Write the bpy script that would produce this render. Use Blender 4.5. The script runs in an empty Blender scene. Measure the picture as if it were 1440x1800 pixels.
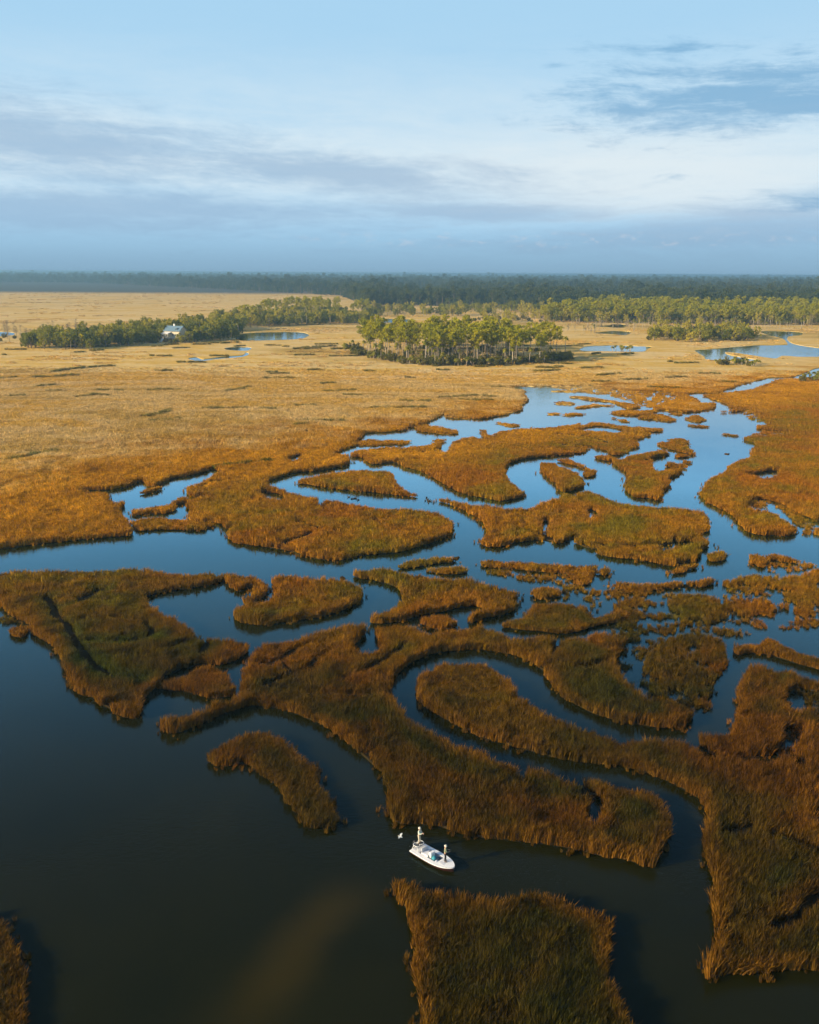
import bpy, bmesh, math, random
import numpy as np
from mathutils import Vector, Matrix
from mathutils.geometry import delaunay_2d_cdt
from mathutils import noise as mnoise

random.seed(7)
RNG = np.random.default_rng(11)
SC = bpy.context.scene
COL = SC.collection
R = math.radians

# ------------------------------------------------------------------ camera
CAM_H = 55.0
cam_data = bpy.data.cameras.new('camera')
cam = bpy.data.objects.new('camera', cam_data)
COL.objects.link(cam)
cam_data.sensor_fit = 'VERTICAL'
cam_data.sensor_height = 24.0
cam_data.lens = 22.0
cam_data.clip_start = 0.5
cam_data.clip_end = 120000.0
PITCH = math.atan(420 / 1650.0)
cam.matrix_world = Matrix.Translation((0, 0, CAM_H)) @ Matrix.Rotation(R(90) - PITCH, 4, 'X') @ Matrix.Rotation(R(0.32), 4, 'Z')
SC.camera = cam

# ------------------------------------------------------------------ node helpers
class NT:
    def __init__(self, tree):
        self.t = tree
        self.n = tree.nodes
        self.l = tree.links
    def put(self, sock, v):
        if v is None:
            return
        if isinstance(v, bpy.types.NodeSocket):
            self.l.new(v, sock)
        else:
            sock.default_value = v
    def math(self, op, a, b=None, c=None, clamp=False):
        n = self.n.new('ShaderNodeMath'); n.operation = op; n.use_clamp = clamp
        for s, v in zip(n.inputs, (a, b, c)):
            self.put(s, v)
        return n.outputs[0]
    def vmath(self, op, a, b=None):
        n = self.n.new('ShaderNodeVectorMath'); n.operation = op
        self.put(n.inputs[0], a); self.put(n.inputs[1], b)
        return n.outputs['Value'] if op in ('LENGTH', 'DOT_PRODUCT', 'DISTANCE') else n.outputs['Vector']
    def sep(self, v):
        n = self.n.new('ShaderNodeSeparateXYZ'); self.put(n.inputs[0], v)
        return n.outputs
    def comb(self, x, y, z):
        n = self.n.new('ShaderNodeCombineXYZ')
        for s, v in zip(n.inputs, (x, y, z)):
            self.put(s, v)
        return n.outputs[0]
    def noise(self, vec, scale, detail=4.0, rough=0.55, dist=0.0):
        n = self.n.new('ShaderNodeTexNoise')
        self.put(n.inputs['Vector'], vec)
        n.inputs['Scale'].default_value = scale
        n.inputs['Detail'].default_value = detail
        n.inputs['Roughness'].default_value = rough
        n.inputs['Distortion'].default_value = dist
        return n.outputs['Fac']
    def smooth(self, v, a, b, lo=0.0, hi=1.0):
        n = self.n.new('ShaderNodeMapRange'); n.interpolation_type = 'SMOOTHSTEP'
        self.put(n.inputs['Value'], v)
        for k, x in zip(('From Min', 'From Max', 'To Min', 'To Max'), (a, b, lo, hi)):
            n.inputs[k].default_value = x
        return n.outputs['Result']
    def mix(self, fac, a, b, blend='MIX'):
        n = self.n.new('ShaderNodeMix'); n.data_type = 'RGBA'; n.blend_type = blend
        self.put(n.inputs[0], fac)
        for s, v in ((n.inputs[6], a), (n.inputs[7], b)):
            if isinstance(v, tuple) and len(v) == 3:
                v = v + (1.0,)
            self.put(s, v)
        return n.outputs[2]
    def ramp(self, fac, stops):
        n = self.n.new('ShaderNodeValToRGB')
        e = n.color_ramp.elements
        while len(e) < len(stops):
            e.new(0.5)
        for el, (p, c) in zip(e, stops):
            el.position = p; el.color = tuple(c) + (1.0,)
        self.put(n.inputs[0], fac)
        return n.outputs[0]

# ------------------------------------------------------------------ sun and sky
SUN_EL = R(18.0)
TO_SUN = Vector((-0.93, -0.37, 0)).normalized() * math.cos(SUN_EL) + Vector((0, 0, math.sin(SUN_EL)))
sun_data = bpy.data.lights.new('sun', 'SUN')
sun_data.energy = 5.0
sun_data.angle = R(0.53)
sun_data.color = (1.0, 0.81, 0.54)
sun = bpy.data.objects.new('sun', sun_data)
COL.objects.link(sun)
sun.rotation_euler = TO_SUN.to_track_quat('Z', 'Y').to_euler()

world = bpy.data.worlds.new('World')
SC.world = world
world.use_nodes = True
w = NT(world.node_tree)
w.n.clear()
sky = w.n.new('ShaderNodeTexSky')
sky.sky_type = 'NISHITA'
sky.sun_disc = False
sky.sun_elevation = SUN_EL
sky.sun_rotation = math.atan2(TO_SUN.x, TO_SUN.y)
sky.altitude = 50
sky.air_density = 1.0
sky.dust_density = 0.6
sky.ozone_density = 2.0
tc = w.n.new('ShaderNodeTexCoord')
d = w.vmath('NORMALIZE', tc.outputs['Generated'])
dx, dy, dz = w.sep(d)
el = w.math('ARCSINE', dz)                                   # elevation, radians
az = w.math('ARCTAN2', dx, dy)
# streaky high cloud, drawn out along the wind, in azimuth and elevation
warp0 = w.noise(w.comb(w.math('MULTIPLY', az, 3.0), w.math('MULTIPLY', el, 11.0), 0.3), 1.0, 4, 0.5)
elw = w.math('ADD', el, w.math('MULTIPLY', w.math('SUBTRACT', warp0, 0.5), 0.05))
def streaks(ka, ke, seed, detail=9, rough=0.6):
    v = w.comb(w.math('MULTIPLY', w.math('ADD', az, w.math('MULTIPLY', elw, 0.6)), ka), w.math('MULTIPLY', elw, ke), seed)
    return w.noise(v, 1.0, detail, rough, 0.25)
n1 = streaks(4.0, 26.0, 1.7)
n2 = streaks(11.0, 85.0, 5.2, 9, 0.66)
n3 = streaks(26.0, 90.0, 8.8, 8, 0.7)
SKYX = dict(blue=(0.82, 2.1, 3.5), top=(2.25, 3.75, 5.05), white=(4.0, 4.75, 5.2), grey=(1.80, 2.72, 3.80), hor=(1.35, 2.25, 3.1))
col = w.mix(w.smooth(el, R(14.5), R(36.0)), SKYX['top'], sky.outputs[0])
wl = w.math('MULTIPLY', w.smooth(el, R(1.5), R(6.0)), w.smooth(el, R(5.5), R(14.0), 1.0, 0.06))
wn = w.math('ADD', 0.42, w.math('ADD', w.math('MULTIPLY', w.smooth(n1, 0.30, 0.66), 0.40), w.math('MULTIPLY', w.smooth(n3, 0.3, 0.75), 0.22)))
col = w.mix(w.math('MULTIPLY', wl, wn, clamp=True), col, SKYX['white'])
wob = w.math('ADD', w.math('SUBTRACT', n1, 0.5), w.math('ADD', w.math('MULTIPLY', w.math('SUBTRACT', n2, 0.5), 0.9), w.math('MULTIPLY', w.math('SUBTRACT', n3, 0.5), 0.7)))
def lobe(a0, e0, sa, se, tilt, k=1.6, s0=0.2, s1=1.5):
    a = w.math('SUBTRACT', az, R(a0))
    e = w.math('SUBTRACT', w.math('SUBTRACT', el, R(e0)), w.math('MULTIPLY', a, tilt))
    q = w.math('ADD', w.math('POWER', w.math('DIVIDE', w.math('ABSOLUTE', a), R(sa)), 2.0), w.math('POWER', w.math('DIVIDE', w.math('ABSOLUTE', e), R(se)), 2.0))
    q = w.math('ADD', w.math('SQRT', q), w.math('MULTIPLY', wob, k))
    return w.smooth(q, s0, s1, 1.0, 0.0)
cream = w.math('MULTIPLY', lobe(13, 5.2, 15, 2.4, -0.02, 1.4), 0.75)
col = w.mix(cream, col, (4.5, 4.95, 5.15))
# a grey bank sweeping in from the west, lower banks along the skyline, and a rent of open blue in the east
grey = lobe(-23, 7.1, 17, 1.9, -0.09)
for args in ((-4, 5.5, 12, 1.4, -0.09), (-18, 3.2, 20, 1.2, 0.0), (4, 3.4, 8, 0.7, -0.03), (18, 2.4, 14, 1.2, 0.03)):
    grey = w.math('MAXIMUM', grey, lobe(*args))
grey = w.math('MAXIMUM', grey, w.math('MULTIPLY', w.smooth(n2, 0.52, 0.75), w.smooth(el, R(2.0), R(8.0), 0.5, 0.0)))
col = w.mix(w.math('MULTIPLY', grey, 0.68), col, SKYX['grey'])
blue = w.math('MAXIMUM', lobe(19.5, 9.3, 9.5, 2.1, 0.02, 3.2, 0.0, 1.45), lobe(26, 4.1, 5.0, 0.6, 0.0, 2.0))
col = w.mix(w.math('MULTIPLY', blue, 0.66), col, SKYX['blue'])
col = w.mix(w.smooth(el, R(-0.5), R(3.4), 0.92, 0.0), col, SKYX['hor'])
puff = w.math('MULTIPLY', lobe(9, 1.9, 16, 0.45, 0.0, 0.6), w.smooth(w.noise(w.comb(w.math('MULTIPLY', az, 60.0), w.math('MULTIPLY', el, 150.0), 4.4), 1.0, 6, 0.62), 0.52, 0.68))
col = w.mix(w.math('MULTIPLY', puff, 0.38), col, (3.5, 3.7, 4.2))
bg = w.n.new('ShaderNodeBackground')
w.put(bg.inputs['Color'], col)
bg.inputs['Strength'].default_value = 0.10
wo = w.n.new('ShaderNodeOutputWorld')
w.l.new(bg.outputs[0], wo.inputs['Surface'])

# ------------------------------------------------------------------ exposure, render
SC.view_settings.view_transform = 'Standard'
SC.view_settings.look = 'None'
SC.view_settings.exposure = 0.8
SC.view_settings.gamma = 1.0
SC.view_settings.use_curve_mapping = False
SC.cycles.max_bounces = 4
SC.cycles.diffuse_bounces = 1
SC.cycles.glossy_bounces = 1
SC.cycles.transmission_bounces = 3
SC.cycles.transparent_max_bounces = 6
SC.cycles.volume_bounces = 0
SC.cycles.use_denoising = True
SC.cycles.use_adaptive_sampling = True
SC.cycles.adaptive_threshold = 0.03

# ------------------------------------------------------------------ the lie of the land, metres east (x) and ahead (y)
MAINLAND_SHORE = [(-91.2, 183.4), (-83.3, 183.0), (-78.6, 185.9), (-73.7, 188.4), (-66.6, 191.2), (-61.6, 193.1), (-59.8, 193.9), (-62.1, 201.0), (-64.3, 205.1), (-66.4, 209.3), (-68.4, 214.5), (-68.5, 216.6), (-69.5, 222.0), (-70.6, 220.8), (-72.2, 220.8), (-74.5, 221.5), (-73.6, 223.2), (-75.1, 229.4), (-78.1, 231.4), (-81.4, 232.6), (-85.0, 234.8), (-82.4, 236.4), (-78.8, 237.3), (-75.0, 239.7), (-73.5, 243.2), (-72.4, 248.0), (-69.0, 241.4), (-66.5, 243.3), (-65.3, 250.6), (-62.1, 254.4), (-58.7, 258.4), (-56.9, 262.4), (-53.1, 259.7), (-53.9, 250.5), (-56.1, 241.6), (-57.7, 236.6), (-54.9, 229.8), (-52.5, 229.9), (-49.4, 226.1), (-50.8, 226.4), (-53.9, 223.3), (-53.3, 217.6), (-51.3, 216.0), (-51.4, 212.2), (-49.6, 206.2), (-46.3, 205.1), (-44.6, 205.1), (-42.6, 203.5), (-40.7, 200.2), (-38.8, 199.3), (-35.1, 197.2), (-36.3, 199.2), (-38.6, 198.3), (-39.1, 195.3), (-37.4, 189.6), (-33.9, 187.5), (-29.6, 185.4), (-28.0, 184.8), (-25.5, 183.5), (-21.6, 180.2), (-18.3, 177.6), (-14.1, 176.8), (-11.2, 178.1), (-9.1, 180.4), (-4.5, 181.4), (-0.7, 183.3), (1.6, 186.1), (4.4, 189.0), (6.9, 192.0), (8.9, 195.9), (9.6, 203.4), (8.7, 207.5), (6.2, 211.2), (3.6, 212.9), (0.0, 215.2), (-3.6, 216.0), (-8.1, 216.3), (-12.8, 218.6), (-17.5, 221.7), (-20.5, 223.5), (-21.0, 219.7), (-19.1, 217.7), (-13.3, 213.2), (-8.7, 208.8), (-5.6, 200.3), (-9.6, 208.3), (-14.2, 212.5), (-18.9, 216.0), (-22.0, 218.9), (-22.9, 224.6), (-25.5, 227.0), (-28.7, 229.9), (-32.1, 234.0), (-34.9, 237.2), (-37.1, 241.6), (-38.6, 248.5), (-38.5, 249.6), (-37.4, 250.8), (-34.8, 255.2), (-32.7, 259.1), (-29.7, 261.3), (-25.5, 262.8), (-22.0, 266.2), (-19.0, 269.6), (-17.7, 274.3), (-18.6, 281.9), (-21.7, 284.8), (-22.9, 288.9), (-22.1, 290.1), (-19.7, 298.6), (-18.3, 301.4), (-18.3, 306.3), (-17.9, 311.0), (-16.4, 318.6), (-15.6, 328.5), (-12.3, 329.4), (-6.9, 330.8), (-2.2, 335.2), (-0.2, 341.7), (4.8, 348.6), (7.8, 356.6), (12.6, 370.6), (13.9, 377.0), (14.4, 368.2), (20.5, 363.4), (27.9, 363.7), (31.8, 366.3), (40.3, 376.9), (46.2, 388.0), (48, 401), (52, 417), (53, 433), (55, 454), (50, 468), (57, 473), (67, 472), (73, 476), (69, 479), (78, 474), (88, 477), (97, 483), (99, 467), (109, 456), (121, 456), (126, 448), (122, 430), (115, 417), (109, 408), (101.8, 393.0), (107.1, 389.3), (112.3, 385.1), (118.6, 385.3), (125.4, 392.3), (132, 403), (132, 412), (128, 411), (130, 424), (130, 436), (131, 443), (138, 450), (147, 451), (158, 466), (170, 483), (180, 497), (192, 511), (200, 520), (213, 525), (224, 540), (233, 553), (247, 574), (263, 592), (314, 650)]
EAST_SHORE = [(294, 607), (242, 545), (234, 540), (223, 525), (219, 521), (211, 517), (200, 512), (193, 501), (188, 492), (176, 475), (165, 460), (155, 452), (146, 446), (138, 439), (137, 437), (138, 421), (138, 409), (136.5, 396.9), (134.6, 389.8), (127.6, 384.3), (133.5, 386.7), (137.7, 388.5), (142.2, 397.1), (143.5, 391.5), (139.7, 370.2), (137.8, 356.8), (129.0, 344.5), (129.3, 339.7), (134.8, 337.8), (136.7, 333.7), (131.7, 326.2), (125.3, 323.2), (120.6, 323.1), (114.6, 319.0), (115.3, 315.4), (115.9, 310.0), (113.1, 303.0), (108.8, 295.1), (105.2, 284.0), (101.7, 279.7), (97.8, 276.6), (92.4, 267.1), (88.0, 257.7), (84.1, 254.6), (80.5, 248.2), (76.4, 238.8), (74.3, 233.5), (73.9, 226.3), (75.1, 221.5), (75.6, 216.0), (75.1, 208.9), (75.7, 214.3), (75.6, 211.0), (74.9, 206.5), (74.5, 201.8), (74.7, 198.1), (77.4, 196.8), (79.8, 196.9), (82.4, 196.1), (84.8, 198.3), (85.8, 200.8), (85.6, 203.1), (85.2, 203.0), (85.5, 210.6), (84.3, 216.3), (81.3, 219.2), (85.7, 229.2), (89.6, 230.7), (91.9, 226.8), (92.1, 220.0), (92.6, 214.5), (94.5, 209.3), (96.0, 206.9), (104.4, 189.4)]
ISLANDS = {
    'willow': [(-65.3, 214.6), (-63.0, 215.9), (-59.1, 218.2), (-57.8, 220.2), (-57.2, 225.2), (-54.8, 227.1), (-51.0, 222.9), (-51.6, 225.4), (-54.1, 224.3), (-55.5, 222.3), (-56.9, 220.4), (-55.1, 214.8), (-57.2, 212.6), (-61.2, 212.5), (-63.6, 210.2), (-64.8, 212.8)],
    'loaf': [(-62.0, 203.9), (-60.2, 205.5), (-57.5, 206.8), (-53.4, 206.2), (-49.7, 204.9), (-46.9, 203.6), (-43.8, 203.3), (-43.2, 201.4), (-44.5, 198.7), (-48.2, 198.1), (-52.4, 198.5), (-55.6, 198.0), (-58.0, 197.6), (-59.9, 198.7), (-61.5, 201.8)],
    'dot1': [(-68.6, 232.5), (-67.9, 235.3), (-66.9, 237.2), (-65.2, 239.1), (-64.7, 238.2), (-66.2, 234.7), (-67.6, 232.5)],
    'leaf': [(-30.3, 246.1), (-28.4, 249.7), (-24.6, 252.5), (-18.7, 257.8), (-13.5, 260.6), (-9.2, 259.9), (-6.5, 260.0), (-4.5, 253.5), (-3.6, 245.1), (-1.5, 236.2), (1.9, 232.3), (3.8, 230.1), (-0.0, 231.7), (-5.9, 234.1), (-10.8, 236.3), (-15.8, 238.3), (-22.0, 240.9), (-26.3, 243.7), (-29.8, 245.9)],
    'strip1': [(-18.6, 305.3), (-16.1, 311.7), (-13.0, 315.5), (-10.3, 311.9), (-5.3, 312.8), (-0.8, 312.2), (0.8, 311.0), (-1.4, 306.3), (-7.6, 304.3), (-13.7, 302.4), (-17.5, 303.3)],
    'strip2': [(2.3, 341.6), (4.8, 345.8), (8.9, 342.4), (13.6, 337.3), (17.1, 331.1), (17.6, 327.6), (13.9, 326.7), (8.6, 328.1), (4.6, 331.3), (2.6, 334.5)],
    'strip3': [(32.2, 354.1), (34.4, 353.7), (38.4, 350.6), (41.4, 346.2), (40.5, 344.4), (35.7, 345.1)],
    'ridge': [(-18.6, 283.3), (-17.3, 289.4), (-14.5, 293.3), (-8.7, 297.8), (-2.6, 299.3), (2.3, 300.5), (6.7, 304.1), (7.5, 311.3), (9.5, 315.9), (11.7, 313.3), (10.5, 306.7), (10.2, 294.3), (11.3, 291.4), (13.7, 306.1), (17.3, 315.4), (22.0, 318.6), (25.0, 315.6), (25.1, 325.9), (25.3, 335.1), (26.6, 336.9), (27.3, 327.5), (28.1, 321.5), (32.3, 331.6), (38.4, 337.3), (45.5, 339.3), (49.8, 340.7), (57.5, 345.4), (63.5, 351.5), (64.8, 347.0), (70.3, 353.6), (75.9, 349.2), (81.8, 344.1), (85.9, 340.7), (91.3, 340.0), (93.7, 339.8), (90.0, 335.0), (85.5, 333.2), (84.9, 326.7), (79.9, 321.1), (76.8, 314.9), (75.1, 303.4), (71.4, 298.2), (69.1, 293.2), (65.0, 288.3), (62.1, 291.4), (62.2, 297.9), (59.1, 301.2), (56.4, 294.5), (51.7, 290.1), (46.0, 287.8), (42.2, 286.1), (37.2, 283.5), (32.0, 278.3), (28.7, 271.0), (27.1, 262.2), (26.9, 250.5), (27.6, 242.8), (28.8, 235.2), (28.8, 232.4), (26.6, 229.2), (22.6, 227.1), (19.5, 229.1), (15.9, 232.1), (11.8, 238.4), (8.2, 248.6), (5.3, 257.1), (3.2, 262.2), (-1.2, 268.8), (-3.6, 273.5), (-5.2, 275.7), (-8.0, 274.2), (-11.3, 272.1), (-13.2, 277.0), (-14.6, 282.0), (-18.2, 284.3)],
    'claw': [(82.4, 307.1), (84.7, 312.0), (87.5, 312.8), (88.7, 317.7), (92.6, 319.7), (94.0, 315.2), (91.9, 306.0), (89.4, 293.0), (88.8, 289.0), (86.8, 292.1), (85.1, 297.0), (82.8, 301.9)],
    'hook': [(61.3, 279.1), (63.8, 277.4), (66.9, 283.5), (70.6, 286.8), (74.9, 290.1), (80.5, 297.8), (81.3, 291.7), (81.5, 290.4), (77.7, 287.1), (74.6, 284.0), (71.7, 272.3), (70.2, 262.1), (74.2, 264.9), (77.8, 266.2), (78.5, 265.5), (75.3, 258.9), (71.3, 253.8), (70.8, 250.2), (68.4, 243.1), (65.7, 237.5), (63.9, 230.7), (61.7, 228.6), (60.0, 231.5), (57.1, 231.4), (56.3, 236.2), (57.3, 244.0), (60.5, 256.0), (61.7, 263.8), (60.9, 271.9), (61.0, 277.6)],
    'dot2': [(82.2, 287.3), (84.2, 289.4), (86.7, 288.6), (86.5, 286.8), (83.1, 285.1)],
    'dot3': [(79.5, 274.3), (83.9, 279.7), (84.6, 275.3), (84.1, 275.4), (80.7, 276.7)],
    'dot4': [(74.4, 270.0), (77.4, 274.9), (80.7, 272.7), (81.3, 267.7), (80.8, 268.9), (77.8, 270.2), (75.2, 270.9)],
    'thumb': [(38.8, 274.0), (40.3, 272.3), (42.5, 272.4), (43.0, 268.2), (44.6, 264.1), (46.6, 260.1), (47.4, 253.7), (47.3, 247.8), (45.7, 242.6), (42.5, 238.7), (39.8, 236.9), (39.1, 242.4), (38.6, 253.0), (37.9, 259.2), (37.7, 265.8)],
    'bow': [(44.6, 278.6), (46.9, 278.7), (50.0, 273.5), (51.7, 264.3), (53.6, 261.6), (53.7, 262.2), (50.9, 257.0), (48.8, 255.7), (48.8, 258.6), (50.9, 266.1), (49.8, 268.8), (47.3, 274.4)],
    'dot5': [(57.0, 285.2), (59.2, 285.8), (61.6, 283.3), (61.9, 282.1), (60.2, 279.1), (57.9, 282.0)],
    'tri1': [(107.9, 365.6), (115.7, 378.2), (115.2, 366.4), (116.2, 363.4), (112.4, 359.4), (112.1, 356.1), (109.4, 359.3)],
    'dot6': [(103.2, 348.9), (107.3, 349.4), (111.0, 346.5), (110.5, 344.2), (106.8, 345.4)],
    'dot7': [(110.5, 330.8), (112.8, 331.5), (115.5, 327.5), (114.3, 324.9), (111.5, 327.6)],
    'dot8': [(99.6, 291.9), (101.9, 295.1), (102.1, 292.2), (101.3, 291.6), (100.2, 291.9)],
    'bar1': [(79.0, 367.9), (81.9, 363.6), (84.4, 358.7), (84.9, 356.0), (81.4, 358.2)],
    'bar2': [(88.8, 368.3), (93.8, 373.1), (101.0, 377.6), (103.0, 373.5), (103.3, 363.5), (103.4, 361.4), (98.7, 357.5), (94.4, 363.5)],
    'bar3': [(82.3, 381.6), (90.0, 390.2), (95.4, 386.6), (100.1, 389.5), (102.4, 386.0), (97.6, 379.4), (90.8, 373.4), (85.0, 374.7)],
    'bar4': [(73, 432), (80, 433), (87, 422), (93, 413), (96, 410), (98, 404), (97.9, 397.1), (91.5, 393.4), (91, 404), (88, 416), (81, 421), (76, 429)],
    'bar5': [(69.3, 394.2), (75, 403), (82, 409), (82, 406), (88, 402), (86, 401), (80, 400), (74.1, 394.4)],
    'bar6': [(63, 409), (68, 415), (72, 409), (70, 405), (65, 406)],
    'bar7': [(55.0, 377.9), (59.1, 379.7), (61.1, 377.5), (57.5, 373.7)],
    'bar8': [(60.4, 372.9), (66.1, 380.0), (70.9, 376.4), (69.9, 375.2), (62.6, 372.3)],
    'bar9': [(67, 453), (75, 457), (84, 454), (79, 450), (71, 451)],
    'bar10': [(105.7, 380.8), (108.4, 382.2), (110.3, 380.1), (108.4, 376.6)],
    'swan': [(5.6, 223.7), (7.5, 227.0), (10.7, 224.0), (15.1, 219.9), (18.6, 218.1), (22.5, 216.3), (26.1, 215.9), (30.0, 218.4), (33.6, 224.3), (36.8, 227.4), (39.4, 231.6), (42.1, 230.6), (45.9, 235.6), (47.9, 230.8), (49.7, 225.7), (52.6, 221.8), (54.5, 219.9), (58.4, 219.0), (63.4, 217.3), (67.4, 215.5), (68.8, 212.8), (68.6, 208.4), (66.7, 201.0), (65.9, 199.1), (63.8, 197.7), (62.5, 190.7), (63.0, 189.7), (61.7, 186.4), (59.7, 185.4), (58.4, 180.3), (56.2, 176.9), (53.5, 176.1), (51.5, 174.0), (49.4, 174.9), (46.2, 177.6), (42.7, 179.1), (39.5, 180.2), (37.9, 182.4), (38.7, 185.0), (36.2, 186.8), (34.9, 189.4), (35.3, 193.2), (32.7, 190.3), (31.0, 189.4), (30.0, 191.2), (26.7, 191.7), (22.3, 189.7), (18.4, 186.4), (16.2, 186.9), (14.8, 189.0), (16.7, 195.8), (16.8, 203.5), (15.8, 209.3), (13.1, 216.4), (9.7, 222.9), (7.0, 226.1)],
    'dot9': [(48.5, 168.0), (50.7, 171.2), (53.6, 173.1), (56.1, 174.2), (56.4, 173.8), (53.5, 171.1), (50.1, 168.8), (49.1, 169.4)],
    'dot10': [(58.9, 177.2), (59.6, 179.4), (62.0, 181.7), (63.2, 182.3), (63.5, 181.0), (62.3, 177.9), (59.3, 176.2), (57.1, 175.3)],
    'club': [(67.7, 178.4), (68.3, 180.3), (69.5, 181.2), (70.5, 181.7), (70.8, 179.3), (72.5, 180.6), (73.7, 180.0), (75.2, 178.7), (77.1, 178.1), (77.2, 175.8), (76.9, 176.4), (74.4, 176.7), (72.6, 177.8), (71.8, 178.5), (69.8, 175.5), (68.4, 173.4), (67.5, 174.4), (67.2, 176.2)],
    'westpoint': [(-90.5, 166.7), (-82.5, 164.7), (-75.7, 165.2), (-72.6, 166.1), (-68.9, 165.8), (-65.6, 166.2), (-62.2, 166.6), (-58.7, 166.9), (-55.5, 167.9), (-52.0, 168.2), (-48.3, 167.7), (-46.2, 166.6), (-43.4, 165.1), (-38.9, 165.2), (-35.4, 165.5), (-31.7, 164.6), (-27.8, 164.1), (-26.6, 161.8), (-25.3, 158.9), (-25.2, 155.6), (-25.7, 152.7), (-27.0, 150.5), (-28.0, 150.3), (-28.4, 151.4), (-27.7, 153.2), (-27.9, 159.1), (-29.2, 159.6), (-29.6, 158.1), (-30.9, 158.0), (-32.0, 159.6), (-33.2, 162.2), (-34.0, 163.5), (-35.7, 161.6), (-39.3, 159.4), (-42.3, 157.8), (-44.6, 156.3), (-45.7, 154.3), (-43.9, 148.9), (-41.3, 144.9), (-39.1, 142.3), (-37.8, 141.0), (-35.9, 139.4), (-33.5, 136.6), (-31.3, 134.6), (-29.0, 133.1), (-26.3, 132.4), (-24.6, 132.1), (-24.1, 132.5), (-24.1, 129.9), (-25.1, 127.4), (-26.7, 125.7), (-28.3, 125.7), (-30.3, 126.0), (-31.4, 124.9), (-33.0, 123.6), (-33.9, 121.6), (-34.3, 119.8), (-34.0, 117.9), (-34.7, 116.7), (-34.9, 114.7), (-34.9, 112.2), (-34.0, 108.9), (-35.4, 108.7), (-37.4, 109.7), (-39.2, 111.6), (-40.9, 113.2), (-41.4, 114.3), (-43.6, 115.1), (-45.2, 116.6), (-46.9, 119.6), (-49.1, 124.0), (-50.7, 127.4), (-53.5, 131.6), (-57.3, 135.7), (-59.3, 137.7), (-60.7, 140.9), (-63.2, 143.0), (-65.5, 144.7), (-67.7, 147.8), (-69.3, 150.1), (-78.3, 159.3), (-89.9, 165.6)],
    'rock': [(-62.5, 137.6), (-62.2, 138.2), (-61.2, 138.7), (-60.2, 139.3), (-59.7, 138.5), (-59.7, 135.7), (-61.3, 136.1)],
    'egg': [(-33.6, 117.9), (-33.1, 118.7), (-31.6, 119.9), (-30.3, 122.2), (-28.9, 123.5), (-27.2, 122.9), (-25.4, 120.6), (-24.4, 118.8), (-23.4, 116.5), (-23.2, 115.4), (-24.6, 114.8), (-26.3, 114.5), (-28.3, 115.6), (-30.6, 116.8), (-32.7, 117.0)],
    'heart': [(-29.1, 146.8), (-28.5, 146.3), (-27.2, 147.4), (-25.3, 148.5), (-23.8, 150.0), (-23.5, 154.5), (-24.4, 160.6), (-25.5, 164.6), (-24.8, 163.3), (-22.8, 164.0), (-19.8, 164.0), (-17.0, 162.9), (-13.6, 162.0), (-10.9, 161.2), (-8.9, 158.4), (-8.1, 157.1), (-8.1, 153.7), (-9.9, 150.1), (-12.4, 147.1), (-15.6, 144.6), (-18.8, 143.2), (-21.3, 142.2), (-23.5, 141.3), (-26.3, 142.2), (-28.0, 143.5)],
    'dot11': [(-13.0, 164.6), (-12.4, 166.6), (-11.1, 163.9), (-11.2, 165.5), (-12.7, 165.2)],
    'duckbill': [(-10.6, 165.7), (-9.5, 168.4), (-7.2, 169.0), (-4.0, 168.7), (-1.3, 167.4), (2.5, 166.3), (3.6, 163.8), (6.2, 162.7), (10.0, 162.8), (12.8, 161.0), (15.2, 158.8), (17.6, 157.1), (18.7, 156.5), (18.9, 155.8), (18.1, 153.1), (18.0, 150.5), (17.1, 148.0), (14.8, 146.1), (12.4, 145.1), (10.6, 143.2), (9.1, 143.6), (8.9, 142.8), (10.7, 145.3), (12.1, 146.5), (12.1, 150.4), (10.4, 150.9), (7.5, 149.4), (5.7, 147.9), (2.6, 146.8), (-0.1, 144.4), (-2.1, 143.0), (-4.7, 142.3), (-6.1, 142.9), (-6.0, 144.0), (-4.2, 145.0), (-2.5, 146.9), (-1.2, 151.3), (-1.2, 156.5), (-2.4, 160.4), (-5.0, 163.2), (-7.8, 164.9), (-10.1, 166.1)],
    'cigar': [(-2.8, 170.9), (-1.0, 174.0), (2.6, 176.1), (6.7, 177.7), (9.1, 177.3), (9.5, 176.3), (6.6, 175.3), (3.4, 173.9), (0.6, 171.9), (-1.8, 171.3)],
    'dot12': [(9.0, 178.0), (10.1, 180.0), (11.9, 176.0), (11.6, 177.7), (9.6, 178.5)],
    'cigar2': [(3.0, 170.7), (4.5, 171.0), (7.7, 171.1), (10.4, 171.6), (11.7, 169.4), (11.7, 169.6), (8.7, 168.0), (5.3, 168.8)],
    'bean': [(0.7, 141.7), (2.6, 143.6), (5.3, 144.1), (6.9, 143.2), (8.0, 141.2), (7.5, 140.9), (5.4, 139.8), (3.5, 140.4), (1.6, 142.6)],
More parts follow.
